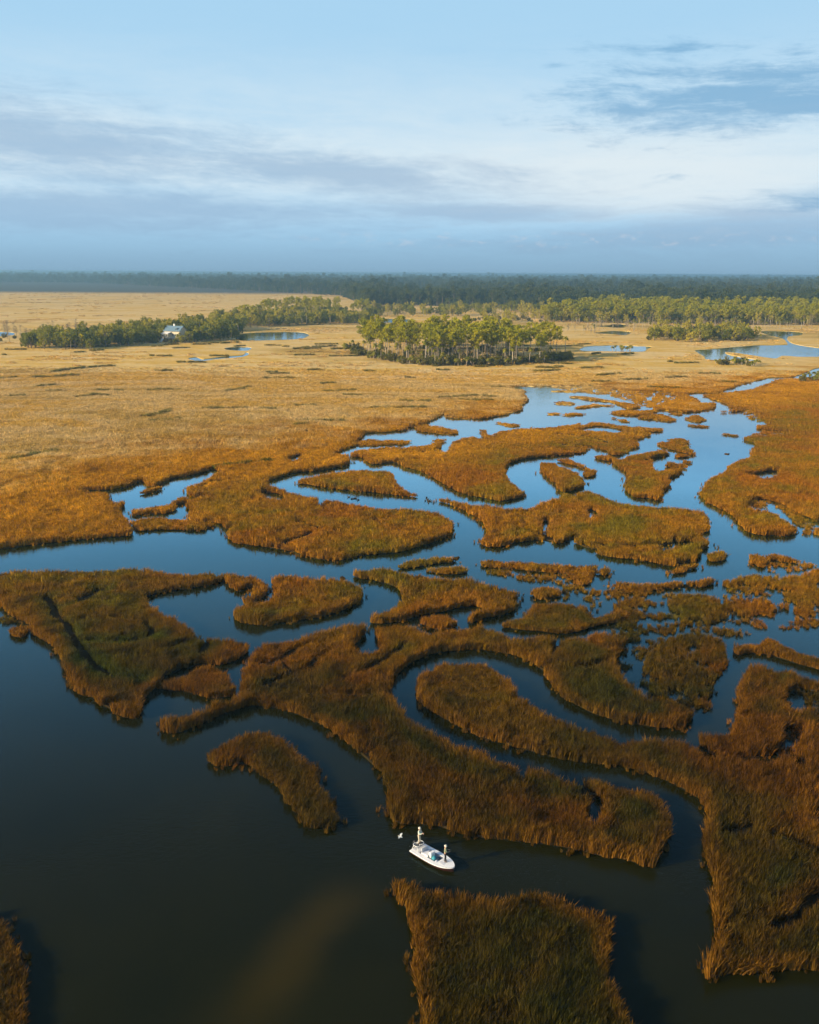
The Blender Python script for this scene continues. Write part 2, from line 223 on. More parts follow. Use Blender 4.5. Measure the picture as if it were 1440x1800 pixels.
    'serpent': [(-31.1, 105.3), (-30.6, 106.9), (-28.6, 107.3), (-27.0, 108.8), (-25.7, 110.4), (-23.6, 112.4), (-22.1, 113.6), (-22.6, 115.8), (-22.7, 118.2), (-23.1, 121.9), (-22.9, 124.0), (-23.3, 127.1), (-22.3, 129.9), (-21.4, 131.8), (-19.3, 132.4), (-16.7, 133.5), (-14.3, 135.2), (-11.7, 137.4), (-9.5, 138.3), (-7.5, 138.7), (-6.8, 139.4), (-7.1, 137.1), (-7.9, 133.8), (-8.4, 129.0), (-7.0, 127.7), (-5.5, 128.5), (-4.4, 130.5), (-4.7, 134.7), (-5.4, 137.2), (-5.3, 138.4), (-4.0, 138.4), (-1.7, 138.9), (0.6, 138.1), (2.1, 136.3), (3.1, 135.5), (5.3, 136.4), (7.9, 137.3), (10.0, 138.8), (11.6, 138.7), (13.0, 136.9), (14.5, 135.2), (15.6, 134.0), (17.4, 133.1), (19.7, 134.7), (22.6, 133.7), (25.3, 134.3), (28.7, 136.3), (31.5, 135.3), (33.3, 134.6), (32.5, 133.0), (31.0, 129.2), (29.7, 126.5), (29.2, 120.8), (29.9, 117.9), (30.7, 115.8), (30.8, 113.4), (33.1, 113.4), (35.1, 112.7), (36.3, 111.1), (36.2, 109.6), (34.6, 107.3), (31.7, 106.9), (29.4, 107.5), (27.1, 108.2), (25.0, 109.8), (23.1, 111.5), (21.3, 114.4), (20.1, 117.4), (19.4, 121.3), (18.8, 124.6), (17.7, 127.2), (15.8, 129.5), (13.4, 130.8), (10.9, 131.7), (8.6, 131.5), (5.1, 130.8), (2.7, 129.2), (0.5, 126.9), (-0.9, 124.0), (-2.1, 121.2), (-2.4, 118.5), (-2.4, 115.3), (-1.9, 111.7), (-0.5, 107.7), (1.5, 104.5), (4.1, 101.9), (6.5, 99.3), (8.6, 97.7), (11.2, 96.1), (12.7, 95.3), (14.2, 94.8), (15.7, 94.0), (16.9, 93.0), (17.2, 91.8), (17.8, 93.1), (19.3, 93.6), (21.2, 92.6), (22.6, 91.6), (24.8, 91.2), (26.1, 90.0), (26.9, 88.3), (27.1, 87.0), (26.8, 85.0), (25.7, 82.6), (24.3, 80.2), (23.4, 78.3), (22.6, 78.5), (21.0, 79.6), (18.8, 80.1), (16.7, 81.1), (14.4, 81.8), (12.1, 82.2), (9.8, 82.6), (7.5, 83.0), (5.9, 83.4), (4.2, 84.4), (2.8, 85.0), (1.3, 85.3), (-0.4, 85.4), (-1.5, 86.0), (-2.2, 87.6), (-2.4, 88.4), (-1.9, 89.5), (-2.2, 91.5), (-2.8, 93.4), (-3.0, 95.5), (-4.0, 97.0), (-5.5, 99.5), (-7.0, 101.8), (-8.7, 104.5), (-10.8, 107.1), (-13.6, 109.5), (-15.8, 111.1), (-18.5, 112.2), (-20.1, 112.6), (-21.5, 111.9), (-22.9, 110.7), (-24.4, 109.3), (-25.7, 107.4), (-27.3, 105.6), (-28.8, 104.8), (-30.4, 105.3), (-31.4, 106.6)],
    'spiral': [(1.1, 118.1), (1.4, 119.9), (2.8, 122.0), (4.9, 124.5), (7.3, 124.9), (9.4, 125.1), (11.1, 124.2), (12.6, 121.8), (13.7, 119.1), (14.2, 115.0), (15.5, 111.8), (16.7, 109.0), (18.6, 107.0), (20.4, 105.4), (22.6, 103.8), (24.6, 102.0), (25.2, 101.1), (27.4, 101.7), (30.4, 101.7), (32.5, 100.8), (33.1, 100.4), (33.6, 100.2), (34.3, 98.4), (35.0, 97.5), (35.6, 101.4), (35.0, 103.2), (36.1, 103.0), (37.8, 103.5), (39.6, 105.0), (41.3, 107.7), (42.8, 111.5), (43.7, 114.3), (44.5, 116.7), (45.2, 118.2), (46.5, 120.4), (47.8, 122.8), (48.8, 123.8), (49.7, 124.2), (50.6, 123.4), (51.1, 122.9), (52.5, 122.3), (53.4, 121.6), (54.2, 120.6), (55.3, 119.7), (56.4, 119.0), (60.5, 117.7), (58.7, 94.3), (51.8, 78.2), (42.5, 64.3), (33.5, 64.8), (32.0, 64.9), (30.4, 64.8), (28.8, 64.6), (27.2, 64.3), (25.6, 64.2), (24.6, 63.9), (24.1, 64.1), (24.1, 65.0), (24.5, 65.7), (25.5, 66.8), (26.4, 69.0), (26.9, 71.2), (27.5, 73.0), (28.3, 75.7), (28.8, 78.3), (28.9, 80.1), (29.2, 81.6), (30.1, 84.0), (30.9, 86.3), (31.4, 88.7), (31.3, 90.6), (30.5, 92.1), (29.3, 93.7), (28.1, 94.9), (26.9, 96.1), (25.4, 97.1), (23.4, 97.8), (21.2, 98.1), (19.1, 98.6), (17.0, 99.4), (14.4, 100.8), (11.8, 102.5), (9.0, 103.9), (6.9, 106.1), (4.9, 108.6), (3.1, 110.9), (1.6, 113.2), (1.0, 115.7)],
    'comma': [(-23.2, 97.9), (-23.1, 98.5), (-22.7, 99.6), (-21.6, 101.5), (-20.5, 103.0), (-18.7, 103.9), (-16.7, 103.3), (-14.9, 102.1), (-13.4, 100.1), (-12.3, 98.1), (-11.0, 96.9), (-10.5, 94.9), (-9.7, 92.5), (-8.8, 90.1), (-8.0, 88.0), (-7.6, 86.3), (-7.4, 86.0), (-7.6, 84.9), (-8.8, 84.7), (-10.4, 84.7), (-11.1, 86.0), (-12.0, 87.8), (-13.0, 89.7), (-14.2, 92.0), (-15.6, 94.1), (-17.2, 95.8), (-18.6, 97.3), (-19.4, 97.9), (-20.1, 97.0), (-21.2, 96.8), (-22.4, 97.2)],
    'nearblock': [(-2.0, 74.9), (-1.2, 75.3), (0.4, 74.3), (1.4, 73.8), (2.9, 73.3), (5.7, 72.8), (7.5, 72.3), (9.0, 72.2), (10.0, 73.2), (11.1, 73.5), (12.7, 72.9), (14.3, 72.1), (15.8, 70.9), (16.9, 70.5), (17.9, 70.1), (17.4, 68.7), (16.8, 67.0), (16.1, 64.7), (16.0, 62.3), (16.2, 60.6), (16.6, 58.8), (17.3, 56.8), (17.3, 55.4), (8.7, 54.1), (1.4, 55.3), (1.1, 59.2), (1.0, 61.1), (0.7, 63.1), (0.6, 65.2), (0.5, 67.4), (0.3, 69.8), (-0.1, 71.6), (-0.7, 72.9), (-1.4, 74.4), (-1.9, 75.6)],
    'corner': [(-39.0, 71.3), (-35.2, 69.7), (-34.7, 69.2), (-33.6, 67.8), (-32.7, 67.0), (-32.1, 65.8), (-31.1, 64.4), (-30.6, 63.7), (-30.1, 62.4), (-29.5, 61.2), (-29.1, 60.0), (-28.6, 58.3), (-28.1, 56.1), (-32.9, 56.1)],
    'slab': [(13.5, 173.8), (15.0, 175.8), (18.4, 175.5), (23.0, 174.2), (27.6, 173.3), (32.2, 172.2), (35.5, 172.2), (36.7, 173.4), (34.8, 168.8), (33.6, 164.4), (31.7, 161.6), (30.2, 163.0), (29.6, 168.0), (27.1, 169.4), (23.9, 170.1), (20.3, 171.6), (16.2, 172.2)],
    'dot13': [(35.9, 169.7), (37.4, 171.2), (38.9, 170.4), (39.0, 171.1), (36.9, 167.4), (35.9, 168.5)],
    'button': [(21.7, 157.7), (22.9, 158.5), (24.4, 160.2), (25.9, 158.6), (26.9, 157.5), (26.1, 155.6), (24.0, 154.3), (22.1, 154.6)],
    'wing': [(14.1, 141.1), (16.5, 142.8), (18.6, 144.2), (20.4, 148.9), (22.2, 150.4), (26.4, 150.3), (29.6, 149.7), (29.6, 147.3), (30.5, 143.9), (33.0, 146.2), (34.6, 148.2), (35.7, 147.4), (36.3, 146.5), (35.4, 144.4), (33.2, 143.2), (29.7, 141.6), (26.1, 138.9), (23.3, 138.3), (20.7, 139.3), (18.1, 139.8), (15.5, 140.8)],
    'beam': [(36.9, 163.1), (37.8, 163.0), (41.5, 161.7), (46.1, 162.5), (50.9, 163.6), (55.7, 164.7), (56.3, 164.1), (53.9, 161.7), (49.4, 161.2), (44.6, 159.8), (40.4, 158.8), (37.5, 159.7)],
    'saddle': [(44.8, 153.9), (46.8, 155.0), (51.0, 156.4), (54.7, 154.5), (56.2, 152.6), (60.5, 152.7), (64.4, 152.0), (65.0, 150.3), (64.5, 150.0), (58.8, 148.2), (53.3, 146.4), (50.3, 144.6), (48.4, 142.4), (47.9, 144.6), (45.8, 145.7), (44.6, 150.3)],
    'pear': [(34.9, 129.0), (36.6, 131.3), (38.7, 134.0), (41.8, 137.0), (44.8, 138.1), (47.2, 137.1), (48.2, 134.8), (47.6, 132.3), (46.6, 127.7), (46.3, 126.7), (43.9, 123.3), (42.2, 120.0), (40.9, 116.9), (39.3, 113.9), (37.8, 114.2), (37.5, 116.4), (36.1, 117.6), (35.4, 119.9), (34.5, 123.2), (34.1, 125.7)],
    'eastbar': [(57.4, 163.9), (58.5, 164.6), (61.4, 166.1), (65.1, 168.5), (66.7, 167.1), (69.7, 167.2), (72.9, 167.6), (75.7, 170.4), (77.8, 171.8), (78.6, 171.8), (84.8, 173.2), (77.2, 156.3), (71.6, 155.1), (69.8, 157.4), (68.8, 159.7), (65.2, 160.9), (62.7, 162.1), (61.3, 163.3), (59.6, 162.0), (57.8, 161.4)],
    'eaststrip': [(49.5, 133.2), (49.9, 132.6), (51.7, 133.3), (53.3, 133.2), (54.6, 134.9), (55.3, 135.5), (56.4, 134.8), (56.4, 133.0), (57.3, 132.0), (57.6, 130.3), (58.4, 129.3), (60.1, 127.8), (62.4, 125.4), (61.2, 122.6), (58.9, 125.0), (57.3, 126.6), (55.6, 128.4), (53.8, 130.0), (52.2, 131.0), (50.5, 131.0), (49.0, 129.9), (48.8, 130.7), (49.3, 132.9)],
    'eastdot': [(86.6, 199.6), (88.2, 200.4), (90.4, 199.7), (90.8, 197.2), (91.1, 198.0), (89.4, 197.4), (86.7, 197.9)],
}
PONDS = {
    'm_a': [(-38.4, 233.3), (-37.2, 235.6), (-35.1, 235.0), (-32.8, 231.9), (-30.8, 224.2), (-32.7, 224.7), (-35.7, 226.1)],
    'm_b': [(-37.1, 279.2), (-34.7, 285.4), (-33.1, 287.0), (-33.2, 277.8), (-34.4, 273.3)],
    'm_pond': [(-149, 812), (-154, 871), (-145, 893), (-125, 904), (-104, 906), (-92, 864), (-93, 814), (-110, 795), (-128, 787), (-136, 783)],
    'm_c': [(-138, 705), (-130, 720), (-120, 715), (-118, 684), (-131, 689)],
    'm_creek': [(-145, 618), (-142, 630), (-134, 615), (-126, 633), (-115, 647), (-116, 671), (-111, 653), (-113, 632), (-126, 614), (-134, 600)],
    'm_e': [(-394, 879), (-369, 881), (-350, 837), (-368, 820)],
    'm_f': [(-50, 1173), (-1, 1179), (-1, 1103), (-40, 1099)],
    'm_g': [(126, 704), (137, 743), (153, 755), (168, 760), (180, 752), (189, 747), (180, 721), (170, 696), (154, 695), (142, 697)],
    'm_lagoon': [(212, 708), (225, 720), (253, 744), (282, 768), (304, 774), (312, 788), (332, 851), (338, 900), (350, 955), (372, 969), (388, 950), (370, 903), (347, 876), (323, 811), (316, 771), (320, 744), (330, 719), (307, 668), (284, 659), (270, 658), (261, 665), (247, 643), (241, 670), (233, 696), (227, 681), (228, 652), (232, 632), (218, 622), (206, 627), (198, 633), (204, 661)],
    'm_h': [(177, 917), (203, 953), (217, 943), (201, 888), (190, 900)],
    'm_i': [(197, 1041), (222, 1062), (229, 1088), (242, 1075), (225, 1012), (207, 1026)],
    'm_j': [(260, 658), (259, 638), (265, 613), (270, 596), (264, 581), (257, 595), (250, 616)],
    'e_a': [(93.6, 259.5), (98.9, 262.1), (104.2, 266.3), (106.4, 265.0), (102.2, 256.0), (97.2, 251.7), (96.5, 254.1)],
    'ridge_a': [(14.1, 308.5), (20.6, 307.0), (27.2, 310.8), (33.2, 307.4), (38.5, 298.9), (37.8, 290.8), (33.7, 293.9), (29.7, 303.8), (23.3, 300.8), (17.2, 302.7)],
    'ridge_b': [(60.8, 335.6), (65.7, 344.0), (71.8, 346.4), (76.8, 340.0), (76.1, 333.9), (70.0, 330.8), (65.2, 333.5)],
    'swan_a': [(30.4, 208.0), (31.4, 208.8), (31.0, 203.0), (29.6, 195.8), (29.5, 199.9)],
    'swan_b': [(51.0, 183.2), (53.7, 188.3), (54.7, 189.1), (56.5, 193.4), (56.9, 192.5), (56.4, 190.4), (58.9, 191.3), (60.6, 190.5), (57.6, 186.5), (55.1, 185.7), (53.0, 184.0)],
    'swan_c': [(42.3, 217.0), (43.8, 218.9), (44.3, 214.4), (42.2, 208.3), (41.3, 209.1)],
    'serpent_a': [(18.5, 86.2), (19.4, 88.9), (20.6, 91.0), (20.9, 90.1), (20.0, 86.9), (18.8, 84.2)],
    'serpent_b': [(23.0, 91.4), (24.0, 91.0), (24.0, 88.7), (22.8, 86.6)],
    'spiral_a': [(51.5, 117.7), (53.4, 118.8), (55.6, 117.1), (57.4, 115.8), (55.1, 110.6), (50.9, 110.7), (48.8, 110.7), (50.0, 115.0)],
    'spiral_b': [(46.3, 106.3), (48.1, 107.1), (49.0, 106.0), (47.0, 102.5), (46.2, 102.0), (45.6, 99.7), (45.3, 96.9), (44.0, 95.8), (44.0, 98.6), (42.5, 97.8), (40.3, 97.1), (40.4, 99.1), (42.7, 100.2), (44.8, 102.9)],
    'spiral_c': [(43.7, 91.9), (43.7, 90.0), (43.5, 88.5), (44.8, 87.8), (43.4, 84.7), (41.5, 84.6), (42.5, 87.7)],
}
SPARSE = {
    'eastwide': [(31.7, 161.3), (46.0, 158.5), (57.6, 156.7), (74.7, 162.4), (66.4, 142.7), (50.5, 140.3), (45.0, 125.0), (39.2, 112.4), (31.6, 116.7), (30.0, 124.8), (33.9, 135.9), (31.4, 142.1)],
    'flats': [(12.8, 171.4), (23.8, 169.3), (30.0, 167.2), (31.5, 160.3), (36.5, 159.0), (45.8, 157.8), (44.7, 149.1), (47.6, 143.5), (43.0, 141.2), (37.3, 134.0), (34.0, 126.6), (34.8, 121.5), (35.9, 116.8), (37.6, 113.5), (36.6, 113.5), (31.3, 118.3), (30.0, 124.8), (33.9, 135.9), (31.2, 141.0), (37.2, 146.7), (30.9, 152.5), (31.9, 157.6), (27.1, 154.9), (27.9, 162.9), (22.3, 164.2), (16.7, 167.7)],
    'eastflats': [(58.2, 161.4), (65.2, 160.9), (71.8, 155.6), (74.7, 155.1), (70.0, 144.3), (64.6, 142.8), (63.6, 145.3), (65.8, 152.2), (63.0, 154.9), (59.0, 156.6), (57.0, 157.1)],
    'tongue': [(48.7, 144.0), (51.1, 142.1), (53.3, 140.2), (53.7, 138.8), (50.4, 137.8), (48.4, 139.2), (47.3, 140.1)],
    'gap': [(69.6, 174.8), (72.3, 177.0), (77.5, 176.4), (80.3, 175.7), (75.8, 172.1), (69.0, 171.0)],
    'pool1': [(51.5, 117.7), (53.4, 118.8), (55.6, 117.1), (57.4, 115.8), (55.9, 112.5), (51.6, 112.6), (49.5, 112.5), (50.0, 115.0)],
    'pool2': [(46.3, 106.3), (48.1, 107.1), (49.0, 106.0), (47.5, 103.7), (46.3, 102.3), (45.6, 99.7), (45.4, 97.1), (44.6, 97.4), (44.7, 100.2), (43.1, 99.4), (40.9, 98.7), (40.4, 99.1), (42.7, 100.2), (44.8, 102.9)],
    'mudflat': [(96, 482), (110, 459), (124, 452), (123, 437), (107, 402), (100, 404), (97, 423), (94, 443)],
    'shoal': [(69, 479), (97, 482), (92, 443), (76, 463)],
    'eastedge': [(142.2, 397.1), (143.3, 388.7), (138.2, 357.9), (135.3, 360.2), (134.5, 372.5)],
    'eastedge2': [(119.3, 325.1), (136.2, 332.4), (135.6, 339.9), (129.0, 338.9)],
    'inlet': [(82.5, 225.5), (89.6, 230.7), (91.7, 219.1), (93.7, 207.6), (90.3, 199.5), (87.6, 204.2), (89.1, 218.1)],
    'pearfoot': [(36.9, 116.8), (38.9, 114.6), (39.8, 113.2), (38.6, 111.4), (37.1, 111.7), (35.2, 108.3), (35.7, 112.4)],
    'islet': [(-67.2, 145.1), (-65.3, 144.3), (-63.0, 142.6), (-64.4, 141.7), (-66.1, 142.5)],
}
WOODS = {
    'pine_grove': [(-40, 694), (-27, 727), (-1, 747), (44, 750), (85, 719), (101, 664), (99, 624), (79, 602), (56, 590), (21, 584), (-8, 601), (-27, 637)],
    'grove_edge': [(-49, 688), (-31, 633), (-8, 590), (20, 573), (55, 578), (85, 595), (104, 620), (108, 646), (80, 610), (57, 593), (21, 591), (-8, 613), (-28, 651), (-39, 704), (-48, 715)],
    'west_wood': [(-287, 692), (-255, 684), (-224, 691), (-206, 731), (-191, 757), (-143, 793), (-156, 867), (-204, 897), (-241, 876), (-267, 826), (-286, 756)],
    'west_wood_back': [(-232, 860), (-200, 880), (-159, 901), (-164, 976), (-99, 1026), (-45, 1043), (-44, 1118), (-94, 1298), (-157, 1307), (-191, 1101), (-226, 970)],
    'west_pines': [(-183, 1017), (-141, 1177), (-90, 1246), (-51, 1188), (-58, 1359), (-137, 1430), (-195, 1302)],
    'west_scrub': [(-348, 764), (-307, 742), (-295, 781), (-277, 890), (-314, 904), (-340, 835), (-372, 817)],
    'east_clump': [(205, 821), (228, 796), (257, 798), (304, 829), (321, 892), (288, 932), (230, 901)],
    'east_pines': [(176, 1103), (252, 1062), (370, 1075), (479, 1063), (586, 1122), (616, 1335), (477, 1391), (307, 1369), (212, 1284)],
    'east_palms': [(165, 998), (228, 936), (263, 921), (357, 986), (449, 995), (490, 1087), (374, 1087), (255, 1075), (183, 1104)],
    'mid_scrub': [(62, 1117), (93, 1058), (156, 1101), (175, 1215), (135, 1274), (80, 1251)],
    'mid_palms': [(144, 919), (178, 880), (190, 942), (158, 987)],
    'pond_scrub': [(145, 691), (160, 687), (165, 708), (151, 712)],
    'meadow_scrub': [(189, 597), (209, 580), (226, 603), (216, 623), (199, 622)],
    'creek_palms': [(205, 499), (214, 489), (231, 512), (232, 535), (217, 522)],
    'mid_forest': [(-59, 1218), (28, 1244), (138, 1310), (215, 1302), (249, 1509), (70, 1506), (-69, 1419)],
    'far_forest': [(-3675, 3843), (-2945, 4890), (-2047, 4811), (-1533, 4546), (-508, 2948), (-166, 2305), (-80, 1639), (-53, 1443), (249, 1509), (316, 1409), (582, 1367), (1224, 1306)],
}
GULLIES = [
    [(-3.5, 274.4), (2.2, 278.3), (9.0, 276.1), (15.8, 274.9), (24.4, 276.6), (27.8, 273.8)],
    [(-1.3, 287.9), (6.5, 290.7), (9.7, 298.7)],
    [(52.2, 328.8), (58.3, 325.0), (63.8, 319.4), (66.5, 310.2)],
    [(45.2, 307.7), (52.5, 306.2), (59.1, 302.9)],
    [(65.6, 277.8), (70.8, 277.9), (74.2, 282.5)],
    [(62.0, 249.9), (66.9, 253.2), (71.5, 254.6)],
    [(23.6, 201.9), (29.6, 194.0), (30.0, 191.2)],
    [(35.4, 193.8), (40.5, 187.7), (47.4, 187.0), (54.4, 188.6)],
    [(-25.7, 205.1), (-19.6, 198.7), (-13.1, 195.8)],
    [(-55.5, 238.9), (-51.4, 245.8), (-46.3, 248.3)],
    [(-53.8, 233.5), (-46.8, 234.8)],
    [(86.3, 242.5), (89.0, 235.9), (95.1, 234.0)],
    [(-1.3, 168.1), (2.5, 165.7), (8.2, 164.6)],
    [(26.7, 135.8), (29.2, 131.0), (32.1, 131.1)],
    [(-22.8, 125.1), (-20.2, 125.5), (-18.6, 126.6), (-16.9, 123.1), (-15.6, 121.7)],
    [(-18.6, 126.6), (-16.9, 130.5), (-14.9, 132.1), (-12.6, 130.5)],
    [(-19.5, 117.1), (-18.2, 119.5), (-16.1, 121.3), (-14.1, 123.8), (-13.2, 126.7), (-11.9, 129.4)],
    [(-19.2, 116.7), (-16.0, 115.9), (-12.6, 115.0), (-9.8, 114.4), (-6.6, 114.7), (-2.5, 115.0)],
    [(-9.1, 119.1), (-7.5, 121.1), (-5.3, 123.9), (-1.6, 129.1), (-0.4, 132.3)],
    [(18.8, 124.6), (22.3, 124.7), (25.8, 124.9), (29.7, 126.3)],
    [(23.3, 134.8), (20.7, 128.2)],
    [(17.3, 94.1), (18.7, 92.7), (19.9, 90.3)],
    [(30.8, 83.1), (32.8, 83.4), (35.0, 84.3), (36.6, 83.3), (38.1, 82.3), (40.0, 80.2)],
    [(31.3, 69.1), (33.4, 70.3), (35.1, 71.8), (37.4, 73.9)],
    [(-62.5, 152.5), (-57.3, 143.5), (-53.4, 138.6), (-50.3, 132.4), (-47.2, 127.4), (-43.8, 122.8), (-40.9, 120.3), (-37.5, 119.4)],
    [(-56.0, 149.8), (-55.4, 153.6), (-54.7, 156.6)],
    [(-32.9, 136.5), (-30.8, 133.1), (-30.4, 129.1)],
    [(-42.2, 140.4), (-40.4, 138.0), (-39.8, 134.8)],
    [(-52.1, 141.9), (-47.8, 142.8), (-43.2, 141.6)],
    [(-48.7, 133.6), (-45.8, 132.5), (-42.0, 133.3), (-39.5, 134.8)],
    [(-44.7, 127.5), (-41.9, 127.2), (-38.5, 126.9), (-35.5, 130.4), (-34.3, 132.7)],
    [(-39.2, 111.6), (-37.9, 112.1)],
    [(-55.3, 167.3), (-54.1, 169.1)],
    [(34.2, 102.2), (34.9, 100.3), (35.6, 99.2), (38.4, 98.9), (40.4, 98.9), (42.5, 99.5)],
    [(-201, 527), (-197, 543), (-188, 556), (-178, 565)],
    [(-88, 444), (-82, 451), (-79, 463)],
    [(-85, 701), (-70, 719), (-58, 731)],
    [(-119.5, 272.5), (-115.8, 279.9), (-112.4, 286.2), (-108.6, 290.5)],
    [(-56.5, 263.2), (-51.0, 268.8), (-46.3, 274.0), (-40.9, 275.3)],
    [(8.3, 291.4), (15.3, 288.4), (21.7, 279.4), (27.8, 282.6)],
    [(-27.3, 185.4), (-23.0, 192.6), (-21.6, 194.1)],
    [(-215, 493), (-209, 498)],
    [(-182, 455), (-175, 467)],
    [(-180, 420), (-174, 424)],
    [(-149, 419), (-144, 427), (-137, 426)],
    [(-103.7, 361.1), (-99.1, 368.8), (-97.6, 380.7)],
    [(-95.0, 352.8), (-87.3, 356.6)],
]
DUCKS_A = [(-15.4, 230.8), (-14.5, 229.1), (-13.9, 229.3), (-13.5, 229.5), (-12.8, 227.8)]
DUCKS_B = [(3.9, 227.2), (4.3, 230.7), (4.6, 226.7), (4.9, 227.5), (5.2, 226.7), (4.7, 225.0), (4.5, 228.7)]

# ================================================================== helpers
def link(o, parent=None):
    COL.objects.link(o)
    if parent is not None:
        o.parent = parent
    return o

def tag(o, label=None, cat=None, group=None, kind=None):
    for k, v in (('label', label), ('category', cat), ('group', group), ('kind', kind)):
        if v:
            o[k] = v
    return o

def empty(name, loc, rz=0.0, scale=1.0):
    o = bpy.data.objects.new(name, None)
    o.empty_display_size = 0.3
    o.location = loc
    o.rotation_euler = (0, 0, rz)
    o.scale = (scale,) * 3
    return link(o)

def mesh_data(name, verts, faces, mats=(), smooth=False, midx=None):
    me = bpy.data.meshes.new(name)
    me.from_pydata([tuple(v) for v in verts], [], [tuple(f) for f in faces])
    for m in mats:
        me.materials.append(m)
    if midx is not None:
        me.polygons.foreach_set('material_index', np.asarray(midx, dtype=np.int32))
    if smooth:
        me.polygons.foreach_set('use_smooth', np.ones(len(me.polygons), dtype=bool))
    me.update()
    return me

def mesh_obj(name, verts, faces, mats=(), parent=None, smooth=False):
    if not isinstance(mats, (tuple, list)):
        mats = (mats,)
    return link(bpy.data.objects.new(name, mesh_data(name, verts, faces, mats, smooth)), parent)

class MB:
    """collects simple solids into one mesh"""
    def __init__(self):
        self.v = []; self.f = []
    def add(self, vs, fs):
        b = len(self.v)
        self.v += [tuple(v) for v in vs]
        self.f += [tuple(i + b for i in f) for f in fs]
        return self
    def box(self, x0, x1, y0, y1, z0, z1):
        vs = [(x, y, z) for z in (z0, z1) for y in (y0, y1) for x in (x0, x1)]
        return self.add(vs, [(0, 2, 3, 1), (4, 5, 7, 6), (0, 1, 5, 4), (2, 6, 7, 3), (0, 4, 6, 2), (1, 3, 7, 5)])
    def tube(self, pts, rad, n=8, closed=False):
        pts = [Vector(p) for p in pts]
        rads = rad if isinstance(rad, (list, tuple)) else [rad] * len(pts)
        vs = []
        m = len(pts)
        for i, p in enumerate(pts):
            a = pts[(i - 1) % m] if (i or closed) else p
            b = pts[(i + 1) % m] if (i < m - 1 or closed) else p
            t = (b - a).normalized()
            u = t.cross(Vector((0, 0, 1)))
            if u.length < 0.05:
                u = t.cross(Vector((1, 0, 0)))
            u.normalize(); wv = t.cross(u)
            for k in range(n):
                an = 2 * math.pi * k / n
                vs.append(p + (u * math.cos(an) + wv * math.sin(an)) * rads[i])
        fs = []
        for i in range(m if closed else m - 1):
            j = (i + 1) % m
            for k in range(n):
                k2 = (k + 1) % n
                fs.append((i * n + k, i * n + k2, j * n + k2, j * n + k))
        if not closed:
            fs.append(tuple(range(n - 1, -1, -1)))
            fs.append(tuple((m - 1) * n + k for k in range(n)))
        return self.add(vs, fs)
    def lathe(self, prof, n=16, cx=0, cy=0):
        vs = []
        for r, z in prof:
            for k in range(n):
                a = 2 * math.pi * k / n
                vs.append((cx + r * math.cos(a), cy + r * math.sin(a), z))
        fs = []
        for i in range(len(prof) - 1):
            for k in range(n):
                k2 = (k + 1) % n
                fs.append((i * n + k, i * n + k2, (i + 1) * n + k2, (i + 1) * n + k))
        return self.add(vs, fs)
    def build(self, name, mat, parent=None, smooth=False, bevel=0.0):
        o = mesh_obj(name, self.v, self.f, mat, parent, smooth)
        if bevel:
            b = o.modifiers.new('bevel', 'BEVEL'); b.width = bevel; b.segments = 2
        return o

# ================================================================== materials
def new_mat(name):
    m = bpy.data.materials.new(name)
    m.use_nodes = True
    n = NT(m.node_tree)
    n.n.clear()
    out = n.n.new('ShaderNodeOutputMaterial')
    return m, n, out

def principled(n, out, color, rough=0.6, spec=0.3, normal=None, metallic=0.0, link_out=True):
    b = n.n.new('ShaderNodeBsdfPrincipled')
    if isinstance(color, tuple) and len(color) == 3:
        color = color + (1.0,)
    n.put(b.inputs['Base Color'], color)
    n.put(b.inputs['Roughness'], rough)
    b.inputs['Specular IOR Level'].default_value = spec
    b.inputs['Metallic'].default_value = metallic
    if normal is not None:
        n.l.new(normal, b.inputs['Normal'])
    if link_out:
        n.l.new(b.outputs[0], out.inputs['Surface'])
    return b

def plain(name, color, rough=0.55, spec=0.3, vary=0.12, scale=3.0, metallic=0.0):
    m, n, out = new_mat(name)
    g = n.n.new('ShaderNodeTexCoord')
    f = n.noise(g.outputs['Object'], scale, 5, 0.6)
    c = n.mix(f, tuple(x * (1 - vary) for x in color), tuple(min(1, x * (1 + vary)) for x in color))
    r = n.math('ADD', n.math('MULTIPLY', f, 0.2), rough - 0.1)
    principled(n, out, c, r, spec, metallic=metallic)
    return m

